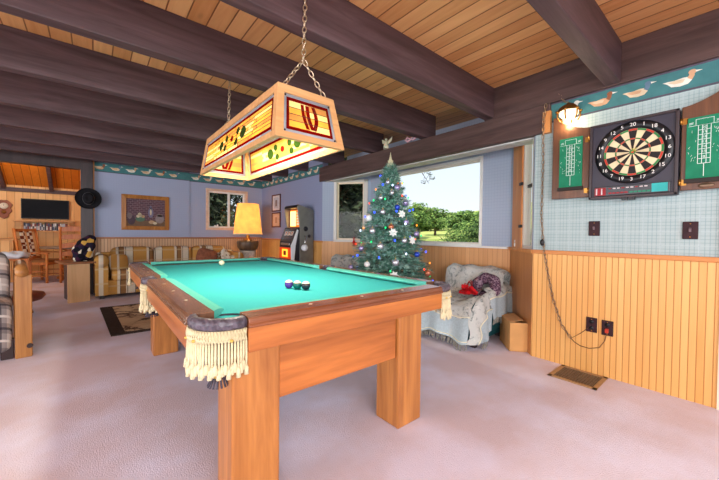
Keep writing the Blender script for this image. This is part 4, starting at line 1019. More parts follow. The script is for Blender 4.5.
cn = [('dark navy', 0), ('pale grey', 1), ('slate blue', 2), ('brick red', 3), ('cream', 4), ('black', 5)]; cnt = {}
while x < -0.55:
    w_ = rr.uniform(0.022, 0.036); h_ = rr.uniform(0.14, 0.19); nm, k = rr.choice(cn)
    q = MB().box(x, x+w_-0.002, 10.82, 10.96, 1.115, 1.115+h_, 0).box(x+0.003, x+w_-0.005, 10.8195, 10.82, 1.13, 1.13+h_*0.5, 1).build('disc_case', [pm[k], pm[(k+1) % 6]])
    tag(q, '%s disc case standing in the row on the shelf below the television' % nm, 'case', 'disc cases under the television'); x += w_
t = thing('wall_clock', 'carved wooden wall clock left of the television', 'clock', (-1.6,10.97,1.4))
cs = [(0.0,-0.24),(0.07,-0.2),(0.08,-0.12),(0.13,-0.06),(0.10,0.02),(0.14,0.09),(0.09,0.16),(0.05,0.2),(0,0.19)]
out = cs + [(-x_, z_) for x_, z_ in cs[-2:0:-1]]
MB().prism(out, (-1.60,10.96,1.62), (1,0,0), (0,0,1), (0,1,0), 0.03).build('case', plain('clock_case', rgb(140,74,40), 0.4), t, 0.004)
MB().lathe([(0.07,0.0),(0.07,0.01),(0,0.012)], (-1.60,10.96,1.68), 24, ax=((1,0,0),(0,0,1),(0,-1,0))).build('dial', plain('clock_dial', rgb(226,216,196), 0.4), t)
m = MB().bar((-1.60,10.946,1.68), (-1.60,10.946,1.73), 0.006, 0.003, up=(0,1,0)).bar((-1.60,10.946,1.68), (-1.565,10.946,1.665), 0.006, 0.003, up=(0,1,0)); m.build('hands', BLACK, t)
MB().lathe([(0.04,0.0),(0.04,0.01),(0,0.012)], (-1.60,10.96,1.54), 20, ax=((1,0,0),(0,0,1),(0,-1,0))).build('pendulum', BRASS, t)
ORW = wood('chair_orange_wood', rgb(166,84,34), rgb(208,126,62), 'Z', 1.0, 0.35)
s = S('woven_back', 0.9, 0.1); ch = s.n('ShaderNodeTexChecker'); s.link(s.scale(1,1,1), ch.inputs['Vector']); ch.inputs['Scale'].default_value = 14; ch.inputs['Color1'].default_value = rgb(236,226,210); ch.inputs['Color2'].default_value = rgb(120,60,40); s.col(ch.outputs['Color']); WOV = s.mat
WICK = plain('rush_seat', rgb(140,92,52), 0.8, var=0.25, sc=40)
# armchair with a woven slat back, seen half from the side
t = thing('dining_chair', 'wooden armchair with two white woven back strips at the dining table', 'chair', (0,0,0))
for y in (-0.26, 0.26):
    MB().tube([(0.26,y,0),(0.26,y,0.62)], 0.024, 10).build('leg', ORW, t)
    MB().tube([(-0.22,y,0),(-0.24,y,0.45),(-0.36,y,1.16)], 0.024, 10).build('leg', ORW, t)
    MB().bar((-0.29,y,0.64), (0.30,y,0.63), 0.055, 0.03).build('arm', ORW, t, 0.008)
MB().box(-0.25,0.28,-0.27,0.27,0.38,0.44).build('seat_frame', ORW, t, 0.01)
MB().sq((0.01,0,0.455), (0.27,0.26,0.04), 0.4, 0.3).build('seat', WICK, t)
for y in (-0.09, 0.09):
    MB().bar((-0.245,y,0.50), (-0.35,y,1.14), 0.10, 0.02, up=(1,0,0)).build('back_strip', WOV, t)
for z, x in ((0.52,-0.25),(1.12,-0.352)): MB().box(x-0.018,x+0.018,-0.27,0.27,z-0.03,z+0.03).build('back_rail', ORW, t, 0.006)
for z in (0.14,0.24):
    for y in (-0.26,0.26): MB().tube([(-0.22,y,z),(0.26,y,z)], 0.014, 8).build('stretcher', ORW, t)
t.location = (-0.86,9.85,0); t.rotation_euler = (0,0,-0.55)
t = thing('dining_chair', 'ladder back wooden chair with broad curved slats behind the desk', 'chair', (0,0,0))
for x in (-0.22, 0.22):
    MB().tube([(x,-0.2,0),(x,-0.2,0.46),(x,-0.27,1.20)], 0.025, 10).build('leg', ORW, t)
    MB().tube([(x,0.22,0),(x,0.22,0.45)], 0.023, 10).build('leg', ORW, t)
MB().sq((0,0.01,0.46), (0.26,0.25,0.035), 0.35, 0.3).build('seat', WICK, t)
for z in (0.62, 0.80, 0.98, 1.15):
    y = -0.2 - 0.07*(z-0.46)/0.74
    MB().prism([(-0.22,-0.045),(0.22,-0.045),(0.22,0.035),(0.1,0.06),(0,0.07),(-0.1,0.06),(-0.22,0.035)], (0,y-0.012,z), (1,0,0), (0,0,1), (0,1,0), 0.024).build('slat', ORW, t, 0.004)
for z in (0.18, 0.30):
    for p_, q_ in (((-0.22,-0.2,z),(0.22,-0.2,z)),((-0.22,-0.2,z),(-0.22,0.22,z)),((0.22,-0.2,z),(0.22,0.22,z))): MB().tube([p_,q_], 0.013, 8).build('stretcher', ORW, t)
t.location = (-0.33,9.55,0)
t = thing('dining_table', 'round dining table with a grey brown top between the two dining chairs', 'table', (-0.52,10.35,0))
MB().lathe([(0.52,0.71),(0.54,0.72),(0.54,0.745),(0.52,0.755),(0,0.756)], (-0.42,10.28,0), 40).build('tabletop', wood('table_grey_brown', rgb(120,100,84), rgb(158,134,112), 'X', 0.7, 0.3), t)
MB().lathe([(0.26,0),(0.26,0.04),(0.07,0.1),(0.06,0.4),(0.09,0.62),(0.2,0.71)], (-0.42,10.28,0), 20).build('pedestal', ORW, t)
t = thing('buffet', 'pale wood panelled cabinet at the far left behind the loveseat', 'cabinet', (-1.9,10.4,0))
MB().box(-2.6,-1.33,10.0,10.6,0,0.90).build('body', DINEW, t, 0.005)
MB().box(-2.63,-1.30,9.97,10.62,0.90,0.935).build('top', PINE, t, 0.004)
MB().box(-2.55,-1.95,9.985,10.0,0.08,0.85).build('door', DINEW, t, 0.003); MB().box(-1.93,-1.36,9.985,10.0,0.08,0.85).build('door', DINEW, t, 0.003)
t = thing('side_table', 'low wooden side table loaded with white cloths behind the loveseat', 'side table', (-1.05,8.05,0))
MB().box(-1.30,-0.86,7.85,8.25,0.60,0.635).build('tabletop', ORW, t, 0.004)
for x in (-1.28,-0.91):
    for y in (7.87,8.2): MB().box(x,x+0.04,y,y+0.04,0,0.60).build('leg', ORW, t)
m = MB(); m.sq((-1.06,8.04,0.69), (0.19,0.15,0.055), 0.7, 0.8, None, 26, 14, fn=lambda p: p + Vector((0.01*math.sin(p.y*50),0.012*math.sin(p.x*45),0.018*math.sin(p.x*30+p.y*24))))
tag(m.build('folded_cloth', plain('white_cloth', rgb(222,220,222), 0.9, var=0.1)), 'rumpled white cloth heaped on the low side table', 'cloth')
t = thing('footstool', 'round reddish footstool on the carpet behind the loveseat arm', 'stool', (-0.74,6.1,0))
MB().lathe([(0.0,0.17),(0.18,0.17),(0.28,0.20),(0.315,0.25),(0.30,0.285),(0.2,0.31),(0.0,0.315)], (-0.82,6.05,0), 32).build('seat', plain('red_brown_leather', rgb(132,66,44), 0.45, 0.4), t)
for a in (0.6, 2.2, 3.7, 5.3): MB().tube([(-0.82+0.15*math.cos(a),6.05+0.15*math.sin(a),0.18),(-0.82+0.2*math.cos(a),6.05+0.2*math.sin(a),0.0)], 0.02, 8).build('leg', DPOST, t)
# ------------------------------------------------------------------ armchairs in the bay with throws
TEALU = plain('teal_upholstery', rgb(24,78,84), 0.8, 0.2, var=0.15, sc=30)
s = S('tapestry_throw', 0.95, 0.05)
pat = s.noise(9, 5, None, 1.8, 0.75); wv = s.voro(24)
c = s.mix(s.ramp(pat, [(0.52,(0,0,0,1)),(0.58,(1,1,1,1))]), rgb(190,192,188), rgb(140,146,144))
c = s.mix(s.ramp(pat, [(0.62,(0,0,0,1)),(0.66,(1,1,1,1))]), c, rgb(106,112,112))
c = s.mix(s.math('MULTIPLY', s.ramp(wv, [(0.1,(1,1,1,1)),(0.3,(0,0,0,1))]), 0.25), c, rgb(230,226,214))
s.col(c); s.bump(s.noise(180, 2), 0.5, 0.004); THROW = s.mat
THROWB = plain('throw_border_grey', rgb(170,184,190), 0.95, 0.05, var=0.1, sc=60); THROWE = plain('throw_cream_edge', rgb(226,220,196), 0.95, 0.05, var=0.06)
FRNG = plain('throw_fringe_grey', rgb(150,146,136), 0.95, 0.05, var=0.35, sc=90)
def armchair(lab, loc):
    t = thing('armchair', lab, 'armchair', (0,0,0))
    MB().box(-0.30,0.36,-0.35,0.35,0.06,0.30).build('base', TEALU, t, 0.03)
    MB().sq((-0.03,0,0.33), (0.33,0.245,0.095), 0.35, 0.3).build('seat_cushion', TEALU, t)
    MB().sq((0.31,0,0.45), (0.075,0.30,0.24), 0.35, 0.45, Matrix.Rotation(0.14, 3, 'Y')).build('backrest', TEALU, t)
    for y in (-0.315,0.315): MB().sq((0.02,y,0.31), (0.34,0.06,0.19), 0.4, 0.35).build('arm', TEALU, t)
    for x in (-0.25,0.31):
        for y in (-0.29,0.29): MB().box(x-0.025,x+0.025,y-0.025,y+0.025,0,0.07).build('leg', DPOST, t)
    return t
def fringe_strip(m, pts, L=0.055, mi=2, rr=None):
    rr = rr or random.Random(4)
    for a, b in zip(pts, pts[1:]):
        a, b = Vector(a), Vector(b); n = max(1, int((b-a).length/0.011))
        for i in range(n):
            p = a.lerp(b, (i+rr.random()*0.6)/n); q = p + Vector((rr.uniform(-.012,.012)-0.008, rr.uniform(-.012,.012), -L*rr.uniform(0.8,1.15)))
            q.z = max(q.z, 0.004)
            m.tube([p, p.lerp(q, 0.5)+Vector((rr.uniform(-.004,.004),)*2+(0,)), q], [0.003,0.0035,0.0045], 4, mi)
def throws(lab1, lab2, x, y, rz, grp):
    R = Matrix.Rotation(rz, 4, 'Z'); Tm = Matrix.Translation((x,y,0)) @ R
    # back throw: from behind the back over its top, down to the seat, and hanging over the near arm
    m = MB()
    prof = [(0.46,0.36),(0.455,0.58),(0.42,0.73),(0.35,0.762),(0.26,0.735),(0.215,0.63),(0.185,0.50),(0.14,0.455)]
    def along(f, pr):
        f = f*(len(pr)-1); i = min(int(f), len(pr)-2); k = f - i; a, b = pr[i], pr[i+1]
        return a[0]+(b[0]-a[0])*k, a[1]+(b[1]-a[1])*k
    def fb(u, v):
        px, pz = along(v, prof); w = -0.37 + 0.72*u
        ed = max(0, abs(w)-0.27)/0.13
        z = pz - 0.07*ed**2*(1 if v > 0.2 else 0.4); w2 = w*(1.0 - 0.04*ed)
        q = Vector((px + 0.012*math.sin(w*19+pz*14) + 0.03*ed, w2, z + 0.010*math.sin(w*26)))
        return Tm @ q
    m.grid(fb, 30, 28, 0)
    ap = [(0.02,-0.20,0.44),(0.02,-0.245,0.51),(0.02,-0.315,0.565),(0.02,-0.385,0.53),(0.02,-0.40,0.40),(0.02,-0.405,0.27)]
    def fa(u, v):
        f = v*(len(ap)-1); i = min(int(f), len(ap)-2); k = f-i; a, b = Vector(ap[i]), Vector(ap[i+1]); p = a.lerp(b, k)
        return Tm @ Vector((-0.10 + 0.54*u + 0.02*math.sin(v*7), p.y + 0.012*math.sin(u*14+v*4) - 0.0*u, p.z + 0.06*u*(1-v) + 0.012*math.sin(u*11)))
    m.grid(fa, 16, 20, 0, mf=lambda u, v: 1 if v > 0.68 else 0)
    fringe_strip(m, [fa(i/10, 1) for i in range(11)])
    e = [fa(i/12, 0.68) + Vector((0,-0.004,0)) for i in range(13)]; m.tube(e, 0.006, 5, 3)
    q = m.build('throw_blanket', [THROW, THROWB, FRNG, THROWE]); tag(q, lab1, 'blanket', grp)
    # seat throw: over the seat, down the front, with a corner swung round the near side
    m = MB()
    sp = [(0.19,0.455),(0.05,0.445),(-0.15,0.447),(-0.29,0.44),(-0.37,0.39),(-0.395,0.28),(-0.405,0.18),(-0.42,0.075)]
    def fs(u, v):
        px, pz = along(v, sp); w = -0.33 + 0.72*u; hang = max(0.0, v-0.5)/0.5
        fold = 0.022*math.sin(w*22+1.0)*hang
        lift = 0.055*math.exp(-((w+0.30)/0.09)**2)*(1-hang) + 0.05*math.exp(-((w-0.36)/0.09)**2)*(1-hang)
        z = pz + lift + 0.008*math.sin(w*24+px*20)
        if hang > 0: z += hang*(0.05*math.exp(-((w-0.05)/0.12)**2) - 0.0*w)
        z = max(z, 0.062)
        return Tm @ Vector((px - fold - 0.04*hang*math.exp(-((w+0.33)/0.1)**2), w, z))
    m.grid(fs, 34, 34, 0, mf=lambda u, v: 1 if v > 0.68 else 0)
    m.tube([fs(i/34, 0.69) + Vector((-0.004,0,0)) for i in range(35)], 0.006, 5, 3)
    m.tube([fs(i/34, 0.97) + Vector((-0.004,0,0)) for i in range(35)], 0.005, 5, 3)
    fringe_strip(m, [fs(i/24, 1) for i in range(25)])
    def fc(u, v):   # the corner hanging round the near front edge of the chair
        a = Vector(fs(0, 0.25+0.75*u)); loc = Tm.inverted() @ a
        y_ = loc.y - 0.075*math.sin(min(1.0, v*1.6)*PI/2); x_ = loc.x + (0.16*v if u > 0.35 else 0.16*v*u/0.35)
        top = loc.z + 0.05*math.sin(PI*min(1, v*1.4))*(1-u); f = max(0.0, (v-0.25)/0.75)
        z_ = top*(1-f) + min(top, 0.075 + 0.20*max(0, 0.45-u))*f
        return Tm @ Vector((x_ + 0.012*math.sin(u*16+v*5), y_ + 0.014*math.sin(u*13), max(0.065, z_)))
    m.grid(fc, 20, 12, 0, mf=lambda u, v: 1 if v > 0.55 else 0)
    m.tube([fc(i/20, 0.56) + Vector((-0.002,-0.004,0)) for i in range(21)], 0.006, 5, 3)
    fringe_strip(m, [fc(i/20, 1) for i in range(8, 21)])
    q = m.build('throw_blanket', [THROW, THROWB, FRNG, THROWE]); tag(q, lab2, 'blanket', grp)
a = armchair('teal armchair almost hidden under grey throws beside the cardboard box', None)
a.location = (3.15,2.015,0); a.rotation_euler = (0,0,0.06)
throws('grey patterned throw over the back and arm of the armchair with the red bow', 'grey fringed throw over the seat and front of the armchair with the red bow', 3.15, 2.015, 0.06, 'throws on the armchairs')
b2 = armchair('teal armchair under a pale throw, between the pool table and the narrow bay window', None)
b2.location = (3.02,4.07,0); b2.rotation_euler = (0,0,0.45)
throws('pale patterned throw over the back of the armchair left of the christmas tree', 'pale fringed throw on the seat of the armchair left of the christmas tree', 3.02, 4.07, 0.45, 'throws on the armchairs')
# round pillow and red bow on the front armchair
s = S('purple_knit', 0.9, 0.1); s.col(s.ramp(s.voro(60), [(0.2, rgb(54,40,58)), (0.5, rgb(98,70,88)), (0.8, rgb(150,128,140))])); s.bump(s.voro(60), 0.6, 0.006)
m = MB(); cc = Vector((3.22,1.76,0.565)); rr_ = 0.105
ring = [cc + Matrix.Rotation(0.55,3,'Y') @ Vector((0.0, rr_*math.cos(a_), rr_*math.sin(a_))) for a_ in [2*PI*i/30 for i in range(30)]]
m.tube(ring, [0.058+0.006*math.sin(i*1.3) for i in range(30)], 14, closed=True)
q = tag(m.build('neck_pillow', s.mat), 'round purple knitted neck pillow propped on the armchair seat', 'pillow')
RED = plain('red_ribbon', rgb(206,26,34), 0.6, 0.3, var=0.15)
t = thing('red_bow', 'bright red gift bow lying on the armchair against the purple pillow', 'bow', (3.04,1.845,0.46))
m = MB(); rr = random.Random(11)
bc = Vector((3.04,1.845,0.53))
for i in range(16):
    a_ = rr.uniform(0,2*PI); el_ = rr.uniform(-0.3,1.3); d = Vector((math.cos(a_)*math.cos(el_), math.sin(a_)*math.cos(el_), math.sin(el_))); sd = d.orthogonal().normalized(); ln_ = rr.uniform(0.07,0.11)
    lp = [bc + d*(ln_*(1-math.cos(q*2*PI))/2*1.1) + d.cross(sd)*(0.022*math.sin(q*2*PI)) for q in [k/12 for k in range(13)]]
    for p0, p1 in zip(lp, lp[1:]): m.add([p0-sd*0.014, p0+sd*0.014, p1+sd*0.014, p1-sd*0.014], [(0,1,2,3)], 0, True)
m.build('loops', RED, t)
m = MB()
for d in (Vector((-0.8,-0.35,-0.25)), Vector((-0.75,0.3,-0.28)), Vector((0.1,0.7,-0.1))):
    d.normalize(); sd = d.cross(Z).normalized()
    pts = [bc + d*(0.10*k/5) + Vector((0,0,0.012*math.sin(k*1.5))) for k in range(6)]
    for p0, p1 in zip(pts, pts[1:]): m.add([p0-sd*0.02, p0+sd*0.02, p1+sd*0.02, p1-sd*0.02], [(0,1,2,3)], 0, True)
m.build('tails', RED, t)
# cardboard box
CARD = plain('cardboard', rgb(206,154,98), 0.85, 0.1, var=0.06, sc=8); CARD2 = plain('cardboard_inside', rgb(196,150,104), 0.85, 0.1)
t = thing('cardboard_box', 'open cardboard box on the floor between the armchair and the dartboard wall', 'box', (3.15,1.45,0))
dA = Vector((0.753,0.658,0)); nA = Vector((0.658,-0.753,0)); o = Vector((3.092,1.435,0)); Wd, Dp, Hh, th = 0.165, 0.34, 0.275, 0.005
m = MB()
def slab2(a, d, L, n_, T_, z0, z1): m.hexa([a, a+d*L, a+d*L+n_*T_, a+n_*T_], [p+Z*z1 for p in (a, a+d*L, a+d*L+n_*T_, a+n_*T_)] if z0 == 0 else None); 
slab2(o, dA, Dp, nA, th, 0, Hh); slab2(o+nA*(Wd-th), dA, Dp, nA, th, 0, Hh); slab2(o, nA, Wd, dA, th, 0, Hh); slab2(o+dA*(Dp-th), nA, Wd, dA, th, 0, Hh)
slab2(o, dA, Dp, nA, Wd, 0, 0.006)
m.build('carton', CARD, t)
m = MB(); a = o + Z*Hh; bdir = (nA*0.94 + Z*0.16).normalized(); e = dA
m.hexa([a + e*0.02, a + e*(Dp-0.02), a + e*(Dp-0.04) + bdir*0.13, a + e*0.03 + bdir*0.13], [p + Z*0.005 for p in (a + e*0.02, a + e*(Dp-0.02), a + e*(Dp-0.04) + bdir*0.13, a + e*0.03 + bdir*0.13)])
m.build('side_flap', CARD2, t)
m = MB(); a = o + Z*Hh + nA*0.01; f = (-dA*0.25 + Z*-0.0 + nA*0).normalized(); f = (dA*0.9 - Z*0.42).normalized()
m.hexa([a, a+nA*(Wd-0.02), a+nA*(Wd-0.03)+f*0.09, a+nA*0.01+f*0.09], [p + Z*0.004 for p in (a, a+nA*(Wd-0.02), a+nA*(Wd-0.03)+f*0.09, a+nA*0.01+f*0.09)])
m.build('end_flap', CARD2, t)
# little figures on the sills and header
PORC = plain('white_porcelain', rgb(236,234,228), 0.25, 0.5, var=0.04)
q = Vector((3.50,1.578,0.992)); m = MB().sq(q+Z*0.03, (0.022,0.018,0.03)).sq(q+Z*0.07+Vector((-.006,0,0)), (0.015,0.014,0.016)).sq(q+Z*0.066+Vector((-.024,0,0)), (0.008,0.004,0.004)).sq(q+Z*0.04+Vector((0.02,0.006,0)), (0.018,0.008,0.016))
tag(m.build('bird_figurine', PORC), 'tiny white bird figurine on the bay sill beside the narrow window', 'figurine')
q = Vector((3.095,3.176,2.292)); m = MB().lathe([(0.04,0.0),(0.03,0.06),(0.012,0.11)], q, 12); m.sq(q+Z*0.125, (0.018,0.018,0.02))
for s_ in (-1, 1): m.prism([(0.0,0.05),(0.085,0.09),(0.10,0.15),(0.05,0.12),(0.0,0.10)], q+Vector((0.01,0,0)), (0,s_,0), (0,0,1), (1,0,0), 0.008)
tag(m.build('angel_figurine', plain('ivory_paper', rgb(214,206,176), 0.7)), 'ivory angel figurine standing on the dark header above the tree', 'figurine')
q = Vector((3.09,2.733,2.294)); m = MB()
for s_ in (-1, 1): m.tube([q+Z*0.03, q+Vector((0,s_*0.05,0.06)), q+Vector((0,s_*0.085,0.03)), q+Vector((0,s_*0.04,0.015)), q+Z*0.03], [0.006,0.016,0.014,0.01,0.006], 8)
m.sq(q+Z*0.032, (0.018,0.02,0.02)); m.tube([q+Z*0.03, q+Vector((-0.01,0.05,0.0))], 0.010, 6)
tag(m.build('ribbon_bow', plain('pink_white_ribbon', rgb(226,176,186), 0.6)), 'small pink and white ribbon bow on the dark header beam', 'bow')
dl = (Vector(LB)-Vector(LA)).normalized(); nl = Vector((-0.806,-0.593,0))
q = Vector(LA) + dl*0.60 + nl*0.04; q.z = 0.0
m = MB().sq(q+Z*0.985, (0.02,0.02,0.03)).sq(q+Z*1.03, (0.014,0.014,0.016)); m.tube([q+Z*1.04, q+Z*1.075],[0.014,0.002],8); m.tube([q+Z*0.99,q+dl*0.035+Z*0.965],0.007,6); m.tube([q+Z*0.99,q-dl*0.035+Z*0.955],0.007,6); m.tube([q+Z*0.965,q-dl*0.015+Z*0.91],0.008,6); m.tube([q+Z*0.965,q+dl*0.012+Z*0.915],0.008,6); m.tube([q+Z*1.075,q+Z*1.16],0.001,4)
tag(m.build('elf_ornament', plain('red_felt', rgb(196,32,36), 0.8)), 'little red felt figure hanging in front of the bay window left of the tree', 'ornament')
q = Vector(LA) + dl*0.745 + nl*0.03; m = MB().lathe([(0.034,0.985),(0.034,1.0)], q, 14, 1); m.lathe([(0.036,1.0),(0.022,1.05),(0.004,1.11)], q, 14, 0); m.sq(q+Z*1.115, (0.008,0.008,0.008), m=1)
tag(m.build('tree_ornament', [plain('green_felt', rgb(50,130,70), 0.8), GOLD]), 'tiny green and gold tree ornament standing on the left bay window sill', 'ornament')
q = MB().box(2.02,2.14,7.455,7.49,1.222,1.226).sq((2.06,7.475,1.25),(0.03,0.014,0.024)).sq((2.11,7.475,1.262),(0.02,0.012,0.036)).build('sill_trinkets', PORC)
tag(q, 'white china trinket on the sill of the back window', 'trinket')

# ------------------------------------------------------------------ christmas tree
TX, TY = 2.92, 2.915
t = thing('christmas_tree', 'frosted green christmas tree with lights and baubles in the window bay', 'christmas tree', (TX,TY,0))
MB().lathe([(0.035,0.03),(0.03,0.8),(0.012,1.95)], (TX,TY,0), 10).build('trunk', DPOST, t)
m = MB().lathe([(0.0,0.05),(0.03,0.05),(0.035,0.02),(0.05,0.0)], (TX,TY,0), 12)
for a in (0.4, 1.97, 3.54, 5.1): m.bar((TX,TY,0.04), (TX+0.26*math.cos(a),TY+0.26*math.sin(a),0.012), 0.03, 0.02)
m.build('stand', DPOST, t)
rt = random.Random(21); m = MB(); Rr = lambda z: 0.655*max(0.0, (2.02-z)/1.72)**0.78
tips = []
def needles(a, b, n_, L, mi):
    d = (b-a); D = d.normalized(); s1 = D.orthogonal().normalized(); s2 = D.cross(s1)
    for i in range(n_):
        p = a + d*(i+0.5)/n_; th = i*2.4 + rt.random(); k = s1*math.cos(th) + s2*math.sin(th)
        e = p + (k*0.85 + D*0.65 + Vector((0,0,0.10))).normalized()*L*rt.uniform(0.75,1.15); w = D.cross(k)*0.0030
        m.add([p-w, p+w, e], [(0,1,2)], mi if rt.random() > 0.25 else (mi+1) % 3)
nb = 360
for i in range(nb):
    z = 0.30 + 1.68*(i/nb)**1.15; a = i*2.399963; R0 = Rr(z)*rt.uniform(0.82,1.08); droop = 0.10*R0 - 0.02
    A = Vector((TX,TY,z+0.03)); Bp = Vector((TX+R0*math.cos(a), TY+R0*math.sin(a), z-droop+0.05*rt.random()))
    m.tube([A, Bp], [0.006,0.002], 4, 3)
    mi = rt.choice([0,0,0,1]); n_ = int(16+80*R0)
    needles(A.lerp(Bp,0.25), Bp, n_, 0.058, mi); tips.append(Bp)
    for s_ in (-1,1):
        for f in (0.5, 0.75):
            st = A.lerp(Bp, f); sd = Vector((-math.sin(a),math.cos(a),0))*s_
            en = st + (sd*0.8 + (Bp-A).normalized()).normalized()*R0*0.34*(1.15-f); en.z -= 0.01
            needles(st, en, int(8+40*R0), 0.052, mi); tips.append(en)
m.build('foliage', [plain('needle_green', rgb(84,138,118), 0.7, 0.2, var=0.3, sc=9), plain('needle_frosted', rgb(160,200,188), 0.8, 0.2, var=0.2, sc=9), plain('needle_deep', rgb(44,92,78), 0.7, 0.2), DPOST], t)
m = MB(); q = Vector((TX,TY,1.955))
m.lathe([(0.035,0.0),(0.05,0.02),(0.032,0.07),(0.022,0.11),(0.012,0.15),(0.002,0.21)], q, 12)
for s_ in (-1,1): m.prism([(0.0,0.04),(0.03,0.05),(0.034,0.11),(0.012,0.10)], q, (-0.62*s_,0.78*s_,0), (0,0,1), (0.78,0.62,0), 0.006)
tag(m.build('tree_topper', plain('ivory_gold_topper', rgb(226,214,176), 0.4, 0.5)), 'ivory winged spire topper on the tip of the christmas tree', 'tree topper')
# string of lights
t = thing('string_lights', 'coloured string lights wound around the christmas tree', 'string lights', (TX,TY,0.3))
pts = []; N_ = 240
for i in range(N_):
    f = i/N_; z = 0.42 + 1.46*f; a = f*2*PI*8.5; r = Rr(z)*0.93; pts.append(Vector((TX+r*math.cos(a),TY+r*math.sin(a),z+0.015*math.sin(i*1.1))))
MB().tube(pts, 0.0025, 5).build('wire', plain('green_wire', rgb(26,60,40)), t)
lc = {'blue': glow('bulb_blue', rgb(40,70,255), 3.0), 'green': glow('bulb_green', rgb(20,210,110), 1.6), 'red': glow('bulb_red', rgb(255,60,30), 1.6), 'orange': glow('bulb_orange', rgb(255,140,40), 1.6), 'white': glow('bulb_white', rgb(210,225,255), 2.2)}
for k in range(72):
    p = pts[int(k*N_/72)] ; d = (p - Vector((TX,TY,p.z))).normalized(); c_ = ['blue','green','orange','blue','red','white','blue','green'][(k*5+k//8) % 8]
    o = MB().sq(p + d*0.03, (0.010,0.010,0.013), nu=8, nv=6).build('bulb', lc[c_], t)
# baubles
bk = [('silver', plain('bauble_silver', rgb(214,216,224), 0.15, 0.6, 0.7)), ('lilac', plain('bauble_lilac', rgb(168,156,200), 0.15, 0.6, 0.5)), ('blue', plain('bauble_blue', rgb(48,80,190), 0.15, 0.6, 0.4)), ('copper', plain('bauble_copper', rgb(196,120,90), 0.2, 0.6, 0.5)), ('white', plain('bauble_white', rgb(236,238,238), 0.3, 0.5))]
to_cam = math.atan2(-TY, -TX)
spots_ = [(0.55,-0.9),(0.58,-0.2),(0.62,0.5),(0.7,1.1),(0.74,-1.2),(0.8,-0.55),(0.84,0.15),(0.92,0.8),(0.98,-0.9),(1.02,-0.25),(1.08,0.45),(1.16,1.05),(1.2,-0.6),(1.24,0.05),(1.3,0.65),(1.36,-1.0),(1.42,-0.3),(1.48,0.35),(1.55,0.95),(1.6,-0.55),(1.66,0.1),(1.74,0.6),(1.8,-0.2)]
for i, (z, da) in enumerate(spots_):
    nm, mt = bk[(0,1,0,3,1,4,0,2,1,0)[i % 10]]; r = Rr(z)*0.98; a = to_cam + da; p = Vector((TX+r*math.cos(a),TY+r*math.sin(a),z)); R1 = 0.034 if i % 3 else 0.042
    o = thing('bauble', '%s bauble hanging in the %s part of the christmas tree' % (nm, 'lower' if z < 0.85 else 'middle' if z < 1.32 else 'upper'), 'bauble', p, 'baubles on the christmas tree')
    MB().sq(p - Z*R1, (R1,R1,R1), nu=16, nv=10).build('ball', mt, o)
    m = MB().lathe([(0.008,0),(0.008,0.01),(0,0.011)], p - Z*0.003, 8); m.tube([p+Z*0.006,p+Z*0.03], 0.0012, 4); m.build('cap', GOLD, o)
rt = random.Random(4)
SNOW = plain('white_poinsettia', rgb(236,240,236), 0.7)
for i, (z, da) in enumerate([(0.66,0.1),(1.05,0.65),(1.14,0.1),(1.36,0.45)]):
    a = to_cam + da; r = Rr(z)*1.03; p = Vector((TX+r*math.cos(a),TY+r*math.sin(a),z)); n_ = Vector((math.cos(a),math.sin(a),0.15)).normalized(); u = Vector((-math.sin(a),math.cos(a),0)); v = n_.cross(u)
    m = MB()
    for k in range(7):
        th = 2*PI*k/7 + i; d = u*math.cos(th) + v*math.sin(th); e = n_.cross(d); L_ = 0.055
        m.poly([p, p+d*L_*0.5+e*0.016+n_*0.012, p+d*L_+n_*0.004, p+d*L_*0.5-e*0.016+n_*0.012])
    m.sq(p+n_*0.008, (0.008,0.008,0.008), nu=8, nv=6)
    tag(m.build('white_flower', SNOW), 'white artificial flower tucked into the christmas tree branches', 'flower', 'white flowers on the christmas tree')

# ------------------------------------------------------------------ outdoors
def leafcloud(m, c, rad, n_, size, rr, flat=1.0):
    c = Vector(c)
    for i in range(n_):
        d = Vector((rr.gauss(0,1),rr.gauss(0,1),rr.gauss(0,1))).normalized(); f = rr.uniform(0.55,1.0)
        p = c + Vector((d.x*rad[0],d.y*rad[1],d.z*rad[2]))*f
        a = Vector((rr.uniform(-1,1),rr.uniform(-1,1),rr.uniform(-1,1))).normalized()*size*rr.uniform(0.6,1.3); b = a.orthogonal().normalized()*size*rr.uniform(0.3,0.6)
        m.add([p-a, p+b, p+a, p-b], [(0,1,2,3)], rr.choice([0,0,1,2]))
LF = [plain('leaf_green', rgb(104,134,68), 0.8, 0.1), plain('leaf_light', rgb(144,166,88), 0.8, 0.1), plain('leaf_dark', rgb(66,94,48), 0.8, 0.1)]
LD = [plain('shrub_green', rgb(74,98,52), 0.8, 0.1), plain('shrub_light', rgb(106,130,70), 0.8, 0.1), plain('shrub_dark', rgb(42,60,34), 0.8, 0.1)]
LE = [plain('evergreen', rgb(70,80,58), 0.85, 0.1), plain('evergreen_light', rgb(112,116,92), 0.85, 0.1), plain('evergreen_dark', rgb(38,44,34), 0.85, 0.1)]
BARK = plain('bark', rgb(92,74,60), 0.9, 0.1, var=0.3)
